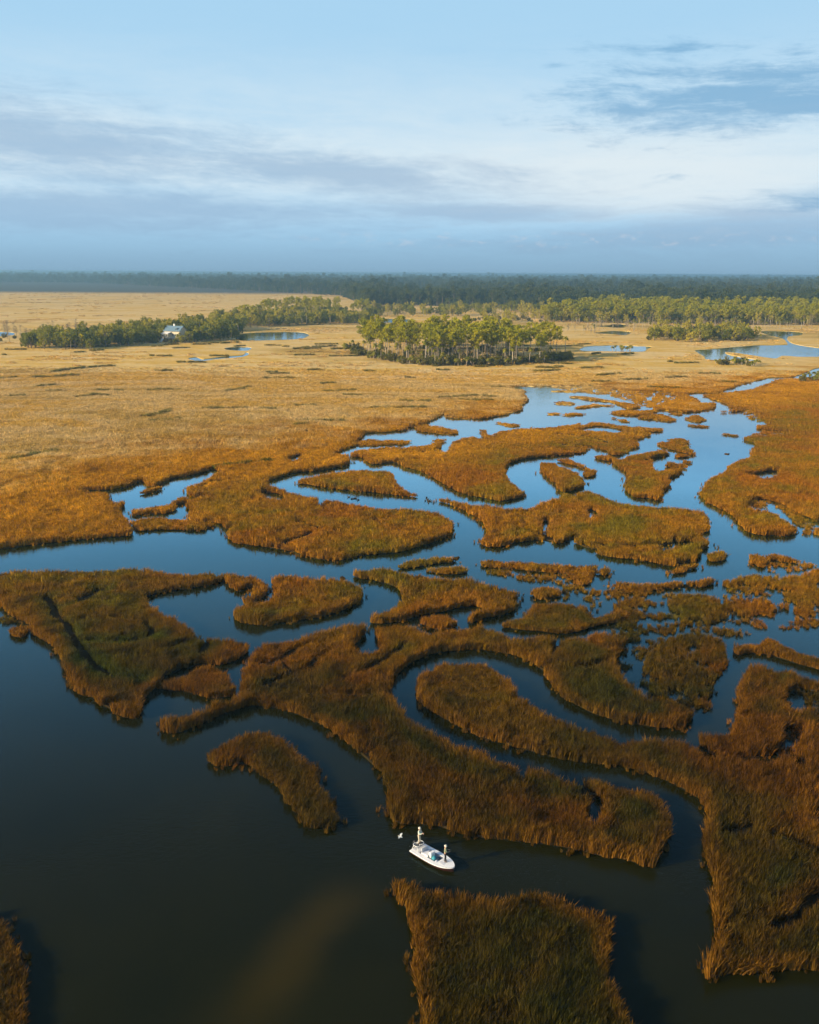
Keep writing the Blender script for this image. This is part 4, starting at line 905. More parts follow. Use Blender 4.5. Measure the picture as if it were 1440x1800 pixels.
GRASS_Z = LAND_Z - 0.02
for ob, key, loops in LANDS:
    allp = loops[0]
    for bi, (ya, yb, s) in enumerate(BANDS):
        lo, hi = allp.min(0), allp.max(0)
        ylo, yhi = max(ya, lo[1]), min(yb, hi[1])
        if ylo >= yhi:
            continue
        xl = max(lo[0], -0.56 * yhi - 14); xh = min(hi[0], 0.56 * yhi + 14)
        if xl >= xh:
            continue
        P = jitter_grid(xl, xh, ylo, yhi, s, RNG)
        P = P[in_view(P)]
        if not len(P):
            continue
        P = P[inside(P, loops)]
        # a dense fringe along the water
        edge = []
        for l in loops:
            a, b = l, np.roll(l, -1, axis=0)
            sel = (a[:, 1] > ylo) & (a[:, 1] < yhi) & (np.abs(a[:, 0]) < 0.56 * yhi + 14) & (np.linalg.norm(b - a, axis=1) < 60)
            for p, q in zip(a[sel], b[sel]):
                n = max(1, int(np.linalg.norm(q - p) / (s * 0.8)))
                t = (np.arange(n) + RNG.uniform(0, 1, n)) / n
                edge.append(p + (q - p) * t[:, None] + RNG.normal(0, 0.10 + 0.10 * s, (n, 2)))
        ne = 0
        if edge:
            E = np.concatenate(edge); E = E[in_view(E)]; ne = len(E)
            P = np.concatenate([P, E])
        if len(P) < 3:
            continue
        sd0 = shore_dist(P, loops)
        inn = inside(P, loops)
        P = P[inn & (sd0 > (0.22, 0.34, 0.55)[bi] * RNG.uniform(0.3, 1.5, len(P)))]
        if len(P) < 3:
            continue
        if bi < 2 and ne:
            n_s = int(ne * (0.9, 1.1)[bi])
            Q = E[RNG.integers(0, ne, n_s)] + RNG.normal(0, (0.45, 0.75)[bi], (n_s, 2))
            Q = Q[~inside(Q, loops)]
            if len(Q):
                Q = Q[(vnoise(Q, 0.07, 25) + 0.7 * vnoise(Q, 0.3, 26)) > 0.25]
            if len(Q) > 2:
                sq = RNG.uniform(0.3, 0.75, len(Q))
                scatter('straggler_reeds', GRASS[0], 5, np.column_stack([Q, np.full(len(Q), -0.04)]), np.column_stack([sq, sq, sq * RNG.uniform(0.7, 1.2, len(Q))]), ob, tilt=0.15, edge=np.full(len(Q), 0.5))
        g = gully_dist(P)
        wid = (0.8, 1.05, 1.4)[bi]
        keep = g > wid * (1 + 0.5 * vnoise(P, 0.2, 3))
        # ragged bare spots
        bare = vnoise(P, 0.06, 21) + 0.6 * vnoise(P, 0.21, 22)
        pits = vnoise(P, 0.13, 23) + 0.7 * vnoise(P, 0.4, 24)
        keep &= ((bare < 1.25) & (pits < 1.18)) | (RNG.uniform(0, 1, len(P)) < 0.2)
        if bi == 2:
            keep &= RNG.uniform(0, 1, len(P)) > np.clip((P[:, 1] - 420) / 150.0, 0, 0.92)
        P = P[keep]
        hgt = 1.0 + 0.24 * vnoise(P, 0.045, 31) + 0.20 * vnoise(P, 0.16, 32)
        hgt *= RNG.uniform(0.65, 1.25, len(P))
        if bi == 2:
            fade = np.clip((P[:, 1] + 25 * vnoise(P, 0.012, 33) - 300) / 260.0, 0, 1)
            hgt *= 1.1 - 0.75 * fade
        wdt = RNG.uniform(0.85, 1.25, len(P))
        pts = np.column_stack([P, np.full(len(P), GRASS_Z)])
        sd = shore_dist(P, loops)
        ew = (1.7, 2.2, 2.6)[bi] * (1 + 0.6 * vnoise(P, 0.05, 71))
        edge = np.clip(1.2 - sd / ew, 0, 1) * np.clip(0.75 + 0.5 * vnoise(P, 0.03, 72), 0.15, 1)
        hgt *= 1.0 + 0.12 * edge
        if key not in ('main', 'east') and bi == 2:
            hgt *= 0.62
        if key not in ('main', 'east') and abs(signed_area(loops[0])) < 160:
            hgt *= 0.68
        pale = green = None
        if key == 'westpoint':
            gd = gully_dist(P, GREEN_SEG)
            green = 0.6 * np.clip(1.1 - gd / 3.0 + 0.4 * vnoise(P, 0.12, 75), 0, 1) * (1 - edge)
            hgt *= 1 - 0.45 * green
        if bi == 2 and key == 'main':
            pk = vnoise(P * np.array([0.7, 1.0]), 0.05, 81) + 0.8 * vnoise(P * np.array([0.7, 1.0]), 0.14, 82)
            belt = np.clip((P[:, 1] - 0.45 * P[:, 0] - 285) / 40, 0, 1) * np.clip(sd / 3.5, 0, 1)
            pale = np.clip((pk - 0.45) * 1.6, 0, 1) * belt * 0.28
            hgt *= 1 + 0.5 * pale
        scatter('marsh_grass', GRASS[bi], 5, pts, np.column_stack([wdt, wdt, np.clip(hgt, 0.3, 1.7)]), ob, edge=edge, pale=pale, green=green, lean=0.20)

# hummocks and rank clumps on the high marsh further inland
main_loops = LANDS[0][2]
P = np.concatenate([jitter_grid(-420, 420, 330, 560, 2.6, RNG), jitter_grid(-640, 640, 560, 1150, 4.0, RNG), jitter_grid(-1500, 700, 1150, 2600, 11.0, RNG)])
P = P[in_view(P, 0.52, 20)]
k = 1.1 * vnoise(P * np.array([0.55, 1.0]), 0.008, 41) + 0.7 * vnoise(P * np.array([0.6, 1.0]), 0.03, 42) + 0.4 * vnoise(P, 0.09, 43)
P = P[(k > 0.8) | (RNG.uniform(0, 1, len(P)) < 0.006)]
B_ = jitter_grid(-260, 150, 265, 620, 1.7, RNG)
B_ = B_[in_view(B_, 0.52, 20)]
sb = B_[:, 1] - 0.45 * B_[:, 0]
kb = vnoise(B_ * np.array([0.45, 1.0]), 0.035, 44) + 0.9 * vnoise(B_ * np.array([0.6, 1.0]), 0.10, 45)
B_ = B_[(kb > np.interp(sb, [285, 330, 470, 700], [2.2, 0.75, 0.9, 1.5])) & (RNG.uniform(0, 1, len(B_)) < 0.7)]
P = np.concatenate([P, B_])
P = P[inside(P, main_loops)]
P = P[shore_dist(P, main_loops, 6.0) > 4.0]
sz = RNG.uniform(0.4, 1.1, len(P)) * np.where(P[:, 1] > 1150, 1.6, 1.0) * np.where(P[:, 1] < 560, 0.55, 1.0)
scatter('hummock_grass', GRASS[3], 5, np.column_stack([P, np.full(len(P), GRASS_Z)]), np.column_stack([sz * 1.35, sz, sz * RNG.uniform(0.35, 0.8, len(P))]), marsh_plain, pale=np.clip(RNG.normal(0.18, 0.22, len(P)), 0, 0.7))
# rank grass along the inland ditches, dark tint standing for seam shadow and dark banks
S = []
dashes = [tuple(g) for g in GSEG if g[1] > 250]
for _ in range(110):
    dx0 = RNG.uniform(-330, 170); dy0 = RNG.uniform(330, 760)
    if abs(dx0) < 0.5 * dy0 and dy0 - 0.45 * dx0 > 360:
        dl = RNG.uniform(3, 20); da = RNG.normal(0.25, 0.3)
        dashes.append((dx0, dy0, dx0 + dl * math.cos(da), dy0 + dl * math.sin(da)))
for (ax, ay, bx, by) in dashes:
    if True:
        n = 2 + int(math.hypot(bx - ax, by - ay) / 0.7)
        t = RNG.uniform(0, 1, n)
        S.append(np.column_stack([ax + (bx - ax) * t, ay + (by - ay) * t]) + RNG.normal(0, 0.7, (n, 2)))
S = np.concatenate(S)
S = S[inside(S, main_loops)]
scatter('ditch_grass', GRASS[2], 5, np.column_stack([S, np.full(len(S), GRASS_Z)]), np.column_stack([RNG.uniform(0.9, 1.5, len(S))] * 2 + [RNG.uniform(0.9, 1.7, len(S))]), marsh_plain, green=RNG.uniform(0.45, 0.9, len(S)))

# reeds standing in the shallows, thick on the drowned bars and thin between them
for kname, poly in list(SPARSE.items()) + [(k, ISLANDS[k]) for k in FLOODED]:
    thick = kname in FLOODED
    l = catmull(poly)
    lo, hi = l.min(0), l.max(0)
    yc = (lo[1] + hi[1]) / 2
    bi = 0 if yc < 150 else (1 if yc < 290 else 2)
    if bi == 1:
        bi = 0
    s = (0.42, 0.42, 0.9)[bi]
    P = jitter_grid(lo[0], hi[0], lo[1], hi[1], s, RNG)
    P = P[in_view(P)]
    P = P[inside(P, [l])]
    k = vnoise(P, 0.11, 51) + 0.9 * vnoise(P, 0.45, 52)
    if thick:
        P = P[(k > -0.75) & (RNG.uniform(0, 1, len(P)) < 0.92)]
    else:
        P = P[(k > (0.45 if kname == 'eastwide' else 0.0)) & (RNG.uniform(0, 1, len(P)) < 0.75)]
    hz = RNG.uniform(0.5, 1.0, len(P)) if thick else RNG.uniform(0.25, 0.65, len(P))
    o = scatter('sparse_reeds', GRASS[bi], 5, np.column_stack([P, np.full(len(P), -0.03)]), np.column_stack([RNG.uniform(0.6, 1.0, len(P))] * 2 + [hz]), None, tilt=0.12)
    if thick:
        o.name = 'flooded_reeds'
        tag(o, 'rust and olive reed bed standing in water with gaps between clumps', 'reeds', 'drowned reed beds')
        continue
    tag(o, 'thin scattered reed clumps standing in the shallow water between marsh islands', 'reeds', 'reed clumps in the shallows')

# ================================================================== trees
def quads_cloud(r, centers, rad, per, size, flat=1.0):
    V, Fc = [], []
    for c in centers:
        d = r.normal(0, 1, (per, 3)); d /= np.linalg.norm(d, axis=1, keepdims=True)
        q = c + d * (rad * r.uniform(0.35, 1.0, (per, 1)) ** 0.6) * np.array([1, 1, flat])
        for p in q:
            u = r.normal(0, 1, 3); u /= np.linalg.norm(u)
            v = np.cross(u, r.normal(0, 1, 3)); v /= np.linalg.norm(v)
            s = size * r.uniform(0.6, 1.3)
            k = len(V)
            V += [p - u * s * 0.5 - v * s * 0.28, p + u * s * 0.5 - v * s * 0.28, p + u * s * 0.42 + v * s * 0.34, p - u * s * 0.42 + v * s * 0.34]
            Fc.append((k, k + 1, k + 2, k + 3))
    return V, Fc

def tree_pine(seed):
    r = np.random.default_rng(seed)
    H = r.uniform(17, 22)
    mb = MB()
    bend = r.normal(0, 0.5, 2)
    def axis(t):
        return np.array([bend[0] * t * t, bend[1] * t * t, H * t])
    mb.tube([axis(t) for t in (0, 0.25, 0.5, 0.75, 0.97)], [0.26, 0.21, 0.17, 0.12, 0.04], 6)
    cs = []
    nb = r.integers(11, 16)
    for i in range(nb):
        t = 0.56 + 0.42 * (i + r.uniform(0, 0.8)) / nb
        a = i * 2.4 + r.uniform(-0.5, 0.5)
        L = (3.4 * (1 - ((t - 0.72) / 0.42) ** 2) + 0.5) * r.uniform(0.6, 1.1)
        p = axis(t); e = p + np.array([math.cos(a) * L, math.sin(a) * L, L * 0.32])
        mb.tube([p, (p + e) / 2 + np.array([0, 0, -0.1]), e], [0.07, 0.05, 0.03], 4)
        cs.append(e)
        if L > 2:
            cs.append(p + (e - p) * 0.55 + r.normal(0, 0.3, 3))
    cs.append(axis(1.0))
    V, Fc = quads_cloud(r, cs, 1.3, 30, 0.8, 0.7)
    return mb, (V, Fc)

def tree_oak(seed, H=(8, 12), spread=4.3, n=18, size=1.0, per=30, base=0.22):
    r = np.random.default_rng(seed)
    H = r.uniform(*H)
    mb = MB()
    mb.tube([(0, 0, 0), (r.normal(0, .2), r.normal(0, .2), H * 0.3), (r.normal(0, .5), r.normal(0, .5), H * 0.7)], [0.32, 0.24, 0.1], 6)
    cs = []
    for i in range(n):
        a = i * 2.4 + r.uniform(-.4, .4)
        t = base + (1 - base) * (i + 0.5) / n
        rr = spread * math.sqrt(max(0.05, 1 - ((t - 0.55) / 0.6) ** 2)) * r.uniform(0.45, 1.0)
        e = np.array([rr * math.cos(a), rr * math.sin(a), H * t])
        cs.append(e)
        mb.tube([(0, 0, H * min(0.6, t * 0.6)), tuple(e * np.array([0.6, 0.6, 0.9])), tuple(e)], [0.12, 0.07, 0.03], 4)
    V, Fc = quads_cloud(r, cs, 1.35 * spread / 3.4, per, size, 0.8)
    return mb, (V, Fc)

def tree_palm(seed, H=(5.5, 10)):
    r = np.random.default_rng(seed)
    H = r.uniform(*H)
    mb = MB()
    lx, ly = r.normal(0, 0.5, 2)
    mb.tube([(0, 0, 0), (lx * 0.2, ly * 0.2, H * 0.4), (lx, ly, H)], [0.24, 0.19, 0.17], 6)
    V, Fc = [], []
    for i in range(26):
        a = i * 2.399; up = r.uniform(-0.5, 1.15)
        L = r.uniform(1.3, 1.9)
        d = np.array([math.cos(a) * math.cos(up), math.sin(a) * math.cos(up), math.sin(up)])
        s = np.array([-math.sin(a), math.cos(a), 0])
        p0 = np.array([lx, ly, H]); p1 = p0 + d * L * 0.55; p2 = p0 + d * L - np.array([0, 0, 0.35 * L])
        k = len(V)
        V += [p0 - s * .05, p0 + s * .05, p1 - s * .48, p1 + s * .48, p2 - s * .22, p2 + s * .22, p1 + np.array([0, 0, 0.12])]
        Fc += [(k, k + 1, k + 6), (k + 1, k + 3, k + 6), (k, k + 6, k + 2), (k + 2, k + 6, k + 4), (k + 6, k + 5, k + 4), (k + 6, k + 3, k + 5)]
    return mb, (V, Fc)

def tree_bare(seed):
    r = np.random.default_rng(seed)
    H = r.uniform(8, 13)
    mb = MB()
    mb.tube([(0, 0, 0), (r.normal(0, .2), r.normal(0, .2), H * .5), (r.normal(0, .4), r.normal(0, .4), H)], [0.2, 0.14, 0.03], 6)
    V, Fc = [], []
    tw = MB()
    for i in range(46):
        t = r.uniform(0.3, 0.97); a = r.uniform(0, 6.28); L = 2.6 * (1.1 - t) + 0.7
        p = np.array([0, 0, H * t]); e = p + np.array([math.cos(a) * L, math.sin(a) * L, L * r.uniform(0.3, 1.0)])
        tw.tube([p, (p + e) / 2, e], [0.055, 0.04, 0.02], 3)
    V2, F2 = quads_cloud(r, [np.array([r.normal(0, 1.2), r.normal(0, 1.2), H * r.uniform(.5, 1)]) for _ in range(10)], 1.2, 9, 0.35)
    b = len(tw.v)
    return mb, (tw.v + V2, tw.f + [tuple(i + b for i in f) for f in F2])

TREES = {}
def tree_kind(key, fn, count, bark, leaf, seed, **kw):
    out = []
    for i in range(count):
        mb, (V, Fc) = fn(seed + i, **kw)
        tm = mesh_data('trunk', mb.v, mb.f, (bark,), True)
        cm = mesh_data('crown', V, Fc, (leaf,))
        out.append((tm, cm))
    TREES[key] = out
tree_kind('pine', tree_pine, 6, M_PALEBARK, M_PINE, 10)
tree_kind('oak', tree_oak, 5, M_BARK, M_OAK, 30)
tree_kind('olive', tree_oak, 4, M_PALEBARK, M_OLIVE, 50, H=(8, 13), spread=3.4, n=15, per=26, size=0.9)
tree_kind('palm', tree_palm, 5, M_PALEBARK, M_PALM, 70)
tree_kind('palmetto', tree_palm, 4, M_PALEBARK, M_PALM, 80, H=(1.4, 3.4))
tree_kind('shrub', tree_oak, 4, M_BARK, M_SHRUB, 90, H=(2.2, 4.2), spread=2.2, n=10, per=26, size=0.65, base=0.12)
tree_kind('bare', tree_bare, 4, M_PALEBARK, M_GREYTWIG, 110)

TREE_INFO = {
    'pine': ('pine_tree', 'pine'), 'oak': ('oak_tree', 'oak'), 'olive': ('willow_tree', 'tree'), 'palm': ('palm_tree', 'palm'),
    'palmetto': ('palmetto', 'palmetto'), 'shrub': ('shrub', 'shrub'), 'bare': ('bare_tree', 'bare tree'),
}
TREE_ROOT = {}
def plant(key, x, y, s, label, group, z=LAND_Z):
    name, cat = TREE_INFO[key]
    tm, cm = random.choice(TREES[key])
    root = empty(name, (x, y, z - 0.05), random.uniform(0, 6.28), s)
    for nm, me in (('trunk', tm), ('crown', cm)):
        o = bpy.data.objects.new(nm, me)
        link(o, root)
    tag(root, label, cat, group)
    return root

def fill(zone, kinds, count, mind, s=(0.85, 1.15), edge_only=False):
    """kinds: list of (key, weight, label, group)"""
    l = np.asarray(WOODS[zone], float)
    lo, hi = l.min(0), l.max(0)
    got = []
    ws = [k[1] for k in kinds]
    tries = 0
    while len(got) < count and tries < 60:
        tries += 1
        P = RNG.uniform(lo, hi, (count * 3, 2))
        P = P[inside(P, [l])]
        for p in P:
            if len(got) >= count:
                break
            if all((p[0] - q[0]) ** 2 + (p[1] - q[1]) ** 2 > mind * mind for q in got):
                if any(math.hypot(p[0] - hx, p[1] - hy) < hr for hx, hy, hr in KEEP_CLEAR):
                    continue
                got.append(p)
    got.sort(key=lambda p: p[1])
    rank = {tuple(p): i for i, p in enumerate(got)}
    for p in got:
        key, _, label, group = random.choices(kinds, ws)[0]
        sc = random.uniform(*s)
        t = (sc - s[0]) / (s[1] - s[0])
        big = ('small ', '', 'large ')[min(2, int(t * 3))]
        i = min(2, int(3 * rank[tuple(p)] / len(got)))
        side = ('creek side', 'middle', 'forest side')[i]
        plant(key, p[0], p[1], sc, '%s%s, %s' % (big, label, side), '%s, %s%s' % (group, big, side))
    return got

HOUSE = (-190.0, 771.0)
KEEP_CLEAR = [(HOUSE[0], HOUSE[1], 11.0), (HOUSE[0] - 4, HOUSE[1] - 13, 7.5), (HOUSE[0] - 9, HOUSE[1] - 24, 6.0)]

fill('pine_grove', [('pine', 1.0, 'slender pine with bare pale trunk in the round marsh grove', 'pines of the round marsh grove')], 175, 3.9, (0.8, 1.12))
fill('pine_grove', [('shrub', 0.5, 'shrub in the undergrowth between the grove pines', 'undergrowth shrubs of the grove'), ('palmetto', 0.5, 'palmetto in the undergrowth between the grove pines', 'undergrowth palmettos of the grove')], 90, 4.0, (0.7, 1.1))
fill('grove_edge', [('palmetto', 0.45, 'bushy palmetto along the skirt of the pine grove', 'palmettos skirting the pine grove'),
                    ('shrub', 0.4, 'dark green shrub at the foot of the pine grove', 'shrubs skirting the pine grove'),
                    ('palm', 0.15, 'cabbage palm standing at the edge of the pine grove', 'palms skirting the pine grove')], 170, 2.0, (0.9, 1.5))
fill('west_wood', [('oak', 0.55, 'dark green rounded oak in the wood around the white house', 'oaks around the house'),
                   ('palm', 0.3, 'cabbage palm among the oaks around the white house', 'palms around the house'),
                   ('olive', 0.15, 'pale olive leafy tree in the wood around the white house', 'pale trees around the house')], 250, 3.8, (0.8, 1.3))
fill('west_wood_back', [('oak', 0.4, 'dark green oak in the wood behind the still pond', 'oaks behind the pond'),
                        ('olive', 0.35, 'pale olive leafy tree in the wood behind the still pond', 'pale trees behind the pond'),
                        ('palm', 0.25, 'cabbage palm in the wood behind the still pond', 'palms behind the pond')], 300, 5.6, (0.85, 1.35))
fill('west_pines', [('pine', 1.0, 'slender pine rising from the wood behind the still pond', 'pines behind the pond')], 55, 7, (0.85, 1.1))
fill('west_scrub', [('bare', 0.5, 'leafless grey-brown tree in the scrub beside the oak wood', 'bare trees of the scrub'),
                    ('shrub', 0.5, 'brown shrub in the scrub beside the oak wood', 'shrubs of the scrub')], 70, 5, (0.7, 1.1))
fill('east_clump', [('olive', 0.55, 'yellow-olive leafy tree in the clump beside the lagoon', 'olive trees beside the lagoon'),
                    ('oak', 0.3, 'dark green oak in the clump beside the lagoon', 'oaks beside the lagoon'),
                    ('shrub', 0.15, 'shrub at the foot of the clump beside the lagoon', 'shrubs beside the lagoon')], 95, 5, (0.75, 1.15))
fill('east_pines', [('pine', 0.42, 'slender pine in the long wood edge beyond the lagoon', 'pines beyond the lagoon'),
                    ('olive', 0.58, 'olive leafy tree among the pines beyond the lagoon', 'leafy trees beyond the lagoon')], 150, 8, (0.65, 1.2))
fill('east_palms', [('palm', 0.6, 'cabbage palm on the open fringe beyond the lagoon', 'palms beyond the lagoon'),
                    ('bare', 0.4, 'leafless pale trunk on the open fringe beyond the lagoon', 'bare trees beyond the lagoon')], 130, 5, (0.8, 1.2))
for dx_, dy_, kk, ss in ((7, -15, 'palm', 0.75), (10, -12, 'palm', 0.85), (13, -8, 'oak', 0.85), (5, -13, 'oak', 0.55), (9, -17, 'oak', 0.6), (-16, -16, 'oak', 0.7), (-9, -13, 'palm', 0.6), (4, -18, 'palmetto', 1.1), (-15, -12, 'oak', 0.65), (-12, -20, 'shrub', 1.1), (1, -21, 'shrub', 0.8), (-17, -4, 'oak', 0.8), (15, -1, 'oak', 0.95)):
    nm_ = {'palm': 'cabbage palm', 'oak': 'dark oak', 'palmetto': 'palmetto', 'shrub': 'rounded shrub'}[kk]
    plant(kk, HOUSE[0] + dx_, HOUSE[1] + dy_, ss, nm_ + ' standing close against the cream house', nm_ + 's at the house')
fill('mid_scrub', [('shrub', 0.45, 'dark shrub in the thicket behind the pine grove', 'shrubs behind the grove'),
                   ('olive', 0.25, 'olive tree in the thicket behind the pine grove', 'olive trees behind the grove'),
                   ('palm', 0.3, 'cabbage palm in the thicket behind the pine grove', 'palms behind the grove')], 60, 6, (0.8, 1.2))
fill('mid_palms', [('palm', 0.5, 'cabbage palm by the narrow inland pools', 'palms by the inland pools'),
                   ('bare', 0.5, 'leafless brown tree by the narrow inland pools', 'bare trees by the inland pools')], 16, 4, (0.5, 0.8))
fill('pond_scrub', [('palmetto', 1, 'yellow-green palmetto on the bank of the oval pond', 'palmettos on the oval pond bank')], 8, 1.8, (0.8, 1.2))
fill('meadow_scrub', [('palmetto', 0.7, 'palmetto on the straw meadow below the lagoon', 'palmettos below the lagoon'),
                      ('shrub', 0.3, 'shrub on the straw meadow below the lagoon', 'shrubs below the lagoon')], 26, 2.2, (0.7, 1.1))
fill('creek_palms', [('palmetto', 0.6, 'palmetto on the bank of the inflowing creek', 'palmettos by the creek'),
                     ('shrub', 0.4, 'shrub on the bank of the inflowing creek', 'shrubs by the creek')], 16, 2.0, (0.7, 1.1))
fill('mid_forest', [('oak', 0.5, 'dark tree on the near edge of the long forest', 'dark trees on the forest edge'),
                    ('olive', 0.25, 'pale leafy tree on the near edge of the long forest', 'pale trees on the forest edge'),
                    ('palm', 0.25, 'palm on the near edge of the long forest', 'palms on the forest edge')], 150, 8, (0.9, 1.25))

# the far woods: one mass to the horizon
def merged(tm_cm, leaf):
    tm, cm = tm_cm
    V = [v.co.copy() for v in tm.vertices] + [v.co.copy() for v in cm.vertices]
    b = len(tm.vertices)
    Fc = [tuple(p.vertices) for p in tm.polygons] + [tuple(i + b for i in p.vertices) for p in cm.polygons]
    return mesh_data('forest_tree', V, Fc, (M_BARK, leaf), False, [0] * len(tm.polygons) + [1] * len(cm.polygons))
forest_protos = [merged(t, M_FOREST) for t in TREES['pine'][:3]] + [merged(t, M_FOREST) for t in TREES['oak'][:3]]
FOREST = scatter_group('forest_scatter', proto_collection('forest', forest_protos))
front = np.asarray(WOODS['far_forest'], float)
far_loop = np.concatenate([front, np.array([(9000, 4000), (9000, 11000), (-9000, 11000)])])
rows = []
y = 1280.0
while y < 9500:
    step = 0.0058 * y
    xs = np.arange(-0.56 * y - 40, 0.56 * y + 40, step)
    rows.append(np.column_stack([xs + RNG.uniform(-.5, .5, len(xs)) * step, y + RNG.uniform(-.5, .5, len(xs)) * step]))
    y += step
P = np.concatenate(rows)
P = P[inside(P, [far_loop])]
clear = vnoise(P, 0.0011, 61) + 0.6 * vnoise(P, 0.0034, 62)
P = P[clear < np.interp(P[:, 1], [1300, 3500], [0.48, 1.0])]
sz = RNG.uniform(0.65, 1.3, len(P)) * np.clip((P[:, 1] / 1500.0) ** 0.25, 1, 1.6) * (1 + 0.28 * vnoise(P, 0.004, 63) + 0.18 * vnoise(P, 0.012, 64))
fz = np.where(P[:, 1] > 2200, LAND_Z, LAND_Z)
far_forest = scatter('far_forest', FOREST, 6, np.column_stack([P, fz]), np.column_stack([sz * 1.25, sz * 1.25, sz]), None, tilt=0.03)
tag(far_forest, 'long dark forest stretching flat to the horizon beyond the marsh', 'forest')

# the sunny pine wood edge in the east, too many to count
el_ = np.array([(150, 1120), (330, 1085), (560, 1075), (760, 1120), (900, 1500), (300, 1520), (190, 1300)], float)
P = jitter_grid(150, 900, 1070, 1520, 7.6, RNG)
P = P[inside(P, [el_])]
P = P[(vnoise(P, 0.006, 65) + 0.7 * vnoise(P, 0.02, 66)) < 0.75]
sz = RNG.uniform(0.5, 1.15, len(P))
WOODEDGE = scatter_group('wood_edge_scatter', proto_collection('wood_edge', [merged(t, M_PINE) for t in TREES['pine'][:3]] + [merged(t, M_OLIVE) for t in TREES['olive'][:2]] + [merged(t, M_OAK) for t in TREES['oak'][:2]]))
o = scatter('pine_wood', WOODEDGE, 7, np.column_stack([P, np.full(len(P), LAND_Z)]), np.column_stack([sz * 1.1, sz * 1.1, sz]), None, tilt=0.03)
tag(o, 'sunlit yellow-green pine wood massed behind the single pines beyond the lagoon', 'wood')

def canopy():
    ys = [2100.0]
    while ys[-1] < 44000:
        ys.append(ys[-1] * 1.03)
    V, Fc = [], []
    nx = 140
    for y in ys:
        for i in range(nx + 1):
            x = (i / nx - 0.5) * 2 * (0.62 * y + 50)
            fx = np.interp(x, front[:, 0], front[:, 1])
            z = 9.5 + 7.0 * mnoise.noise((x * 0.004, y * 0.003, 0)) + 5.0 * mnoise.noise((x * 0.0011, y * 0.0008, 9)) + 3.5 * mnoise.noise((x * 0.02, y * 0.02, 5))
            if y < fx + 180:
                z = -2.0
            V.append((x, y, z))
    for j in range(len(ys) - 1):
        for i in range(nx):
            a = j * (nx + 1) + i
            q = (a, a + 1, a + nx + 2, a + nx + 1)
            if min(V[k][2] for k in q) > -1:
                Fc.append(q)
    m, n, out = new_mat('forest_canopy')
    g = n.n.new('ShaderNodeNewGeometry')
    f = n.noise(g.outputs['Position'], 0.02, 6, 0.7)
    c = n.ramp(f, [(0.3, (0.030, 0.048, 0.018)), (0.7, (0.10, 0.115, 0.032))])
    principled(n, out, c, 0.95, 0.05)
    o = mesh_obj('forest_canopy', V, Fc, m, far_forest, True)
    o['kind'] = 'stuff'
canopy()

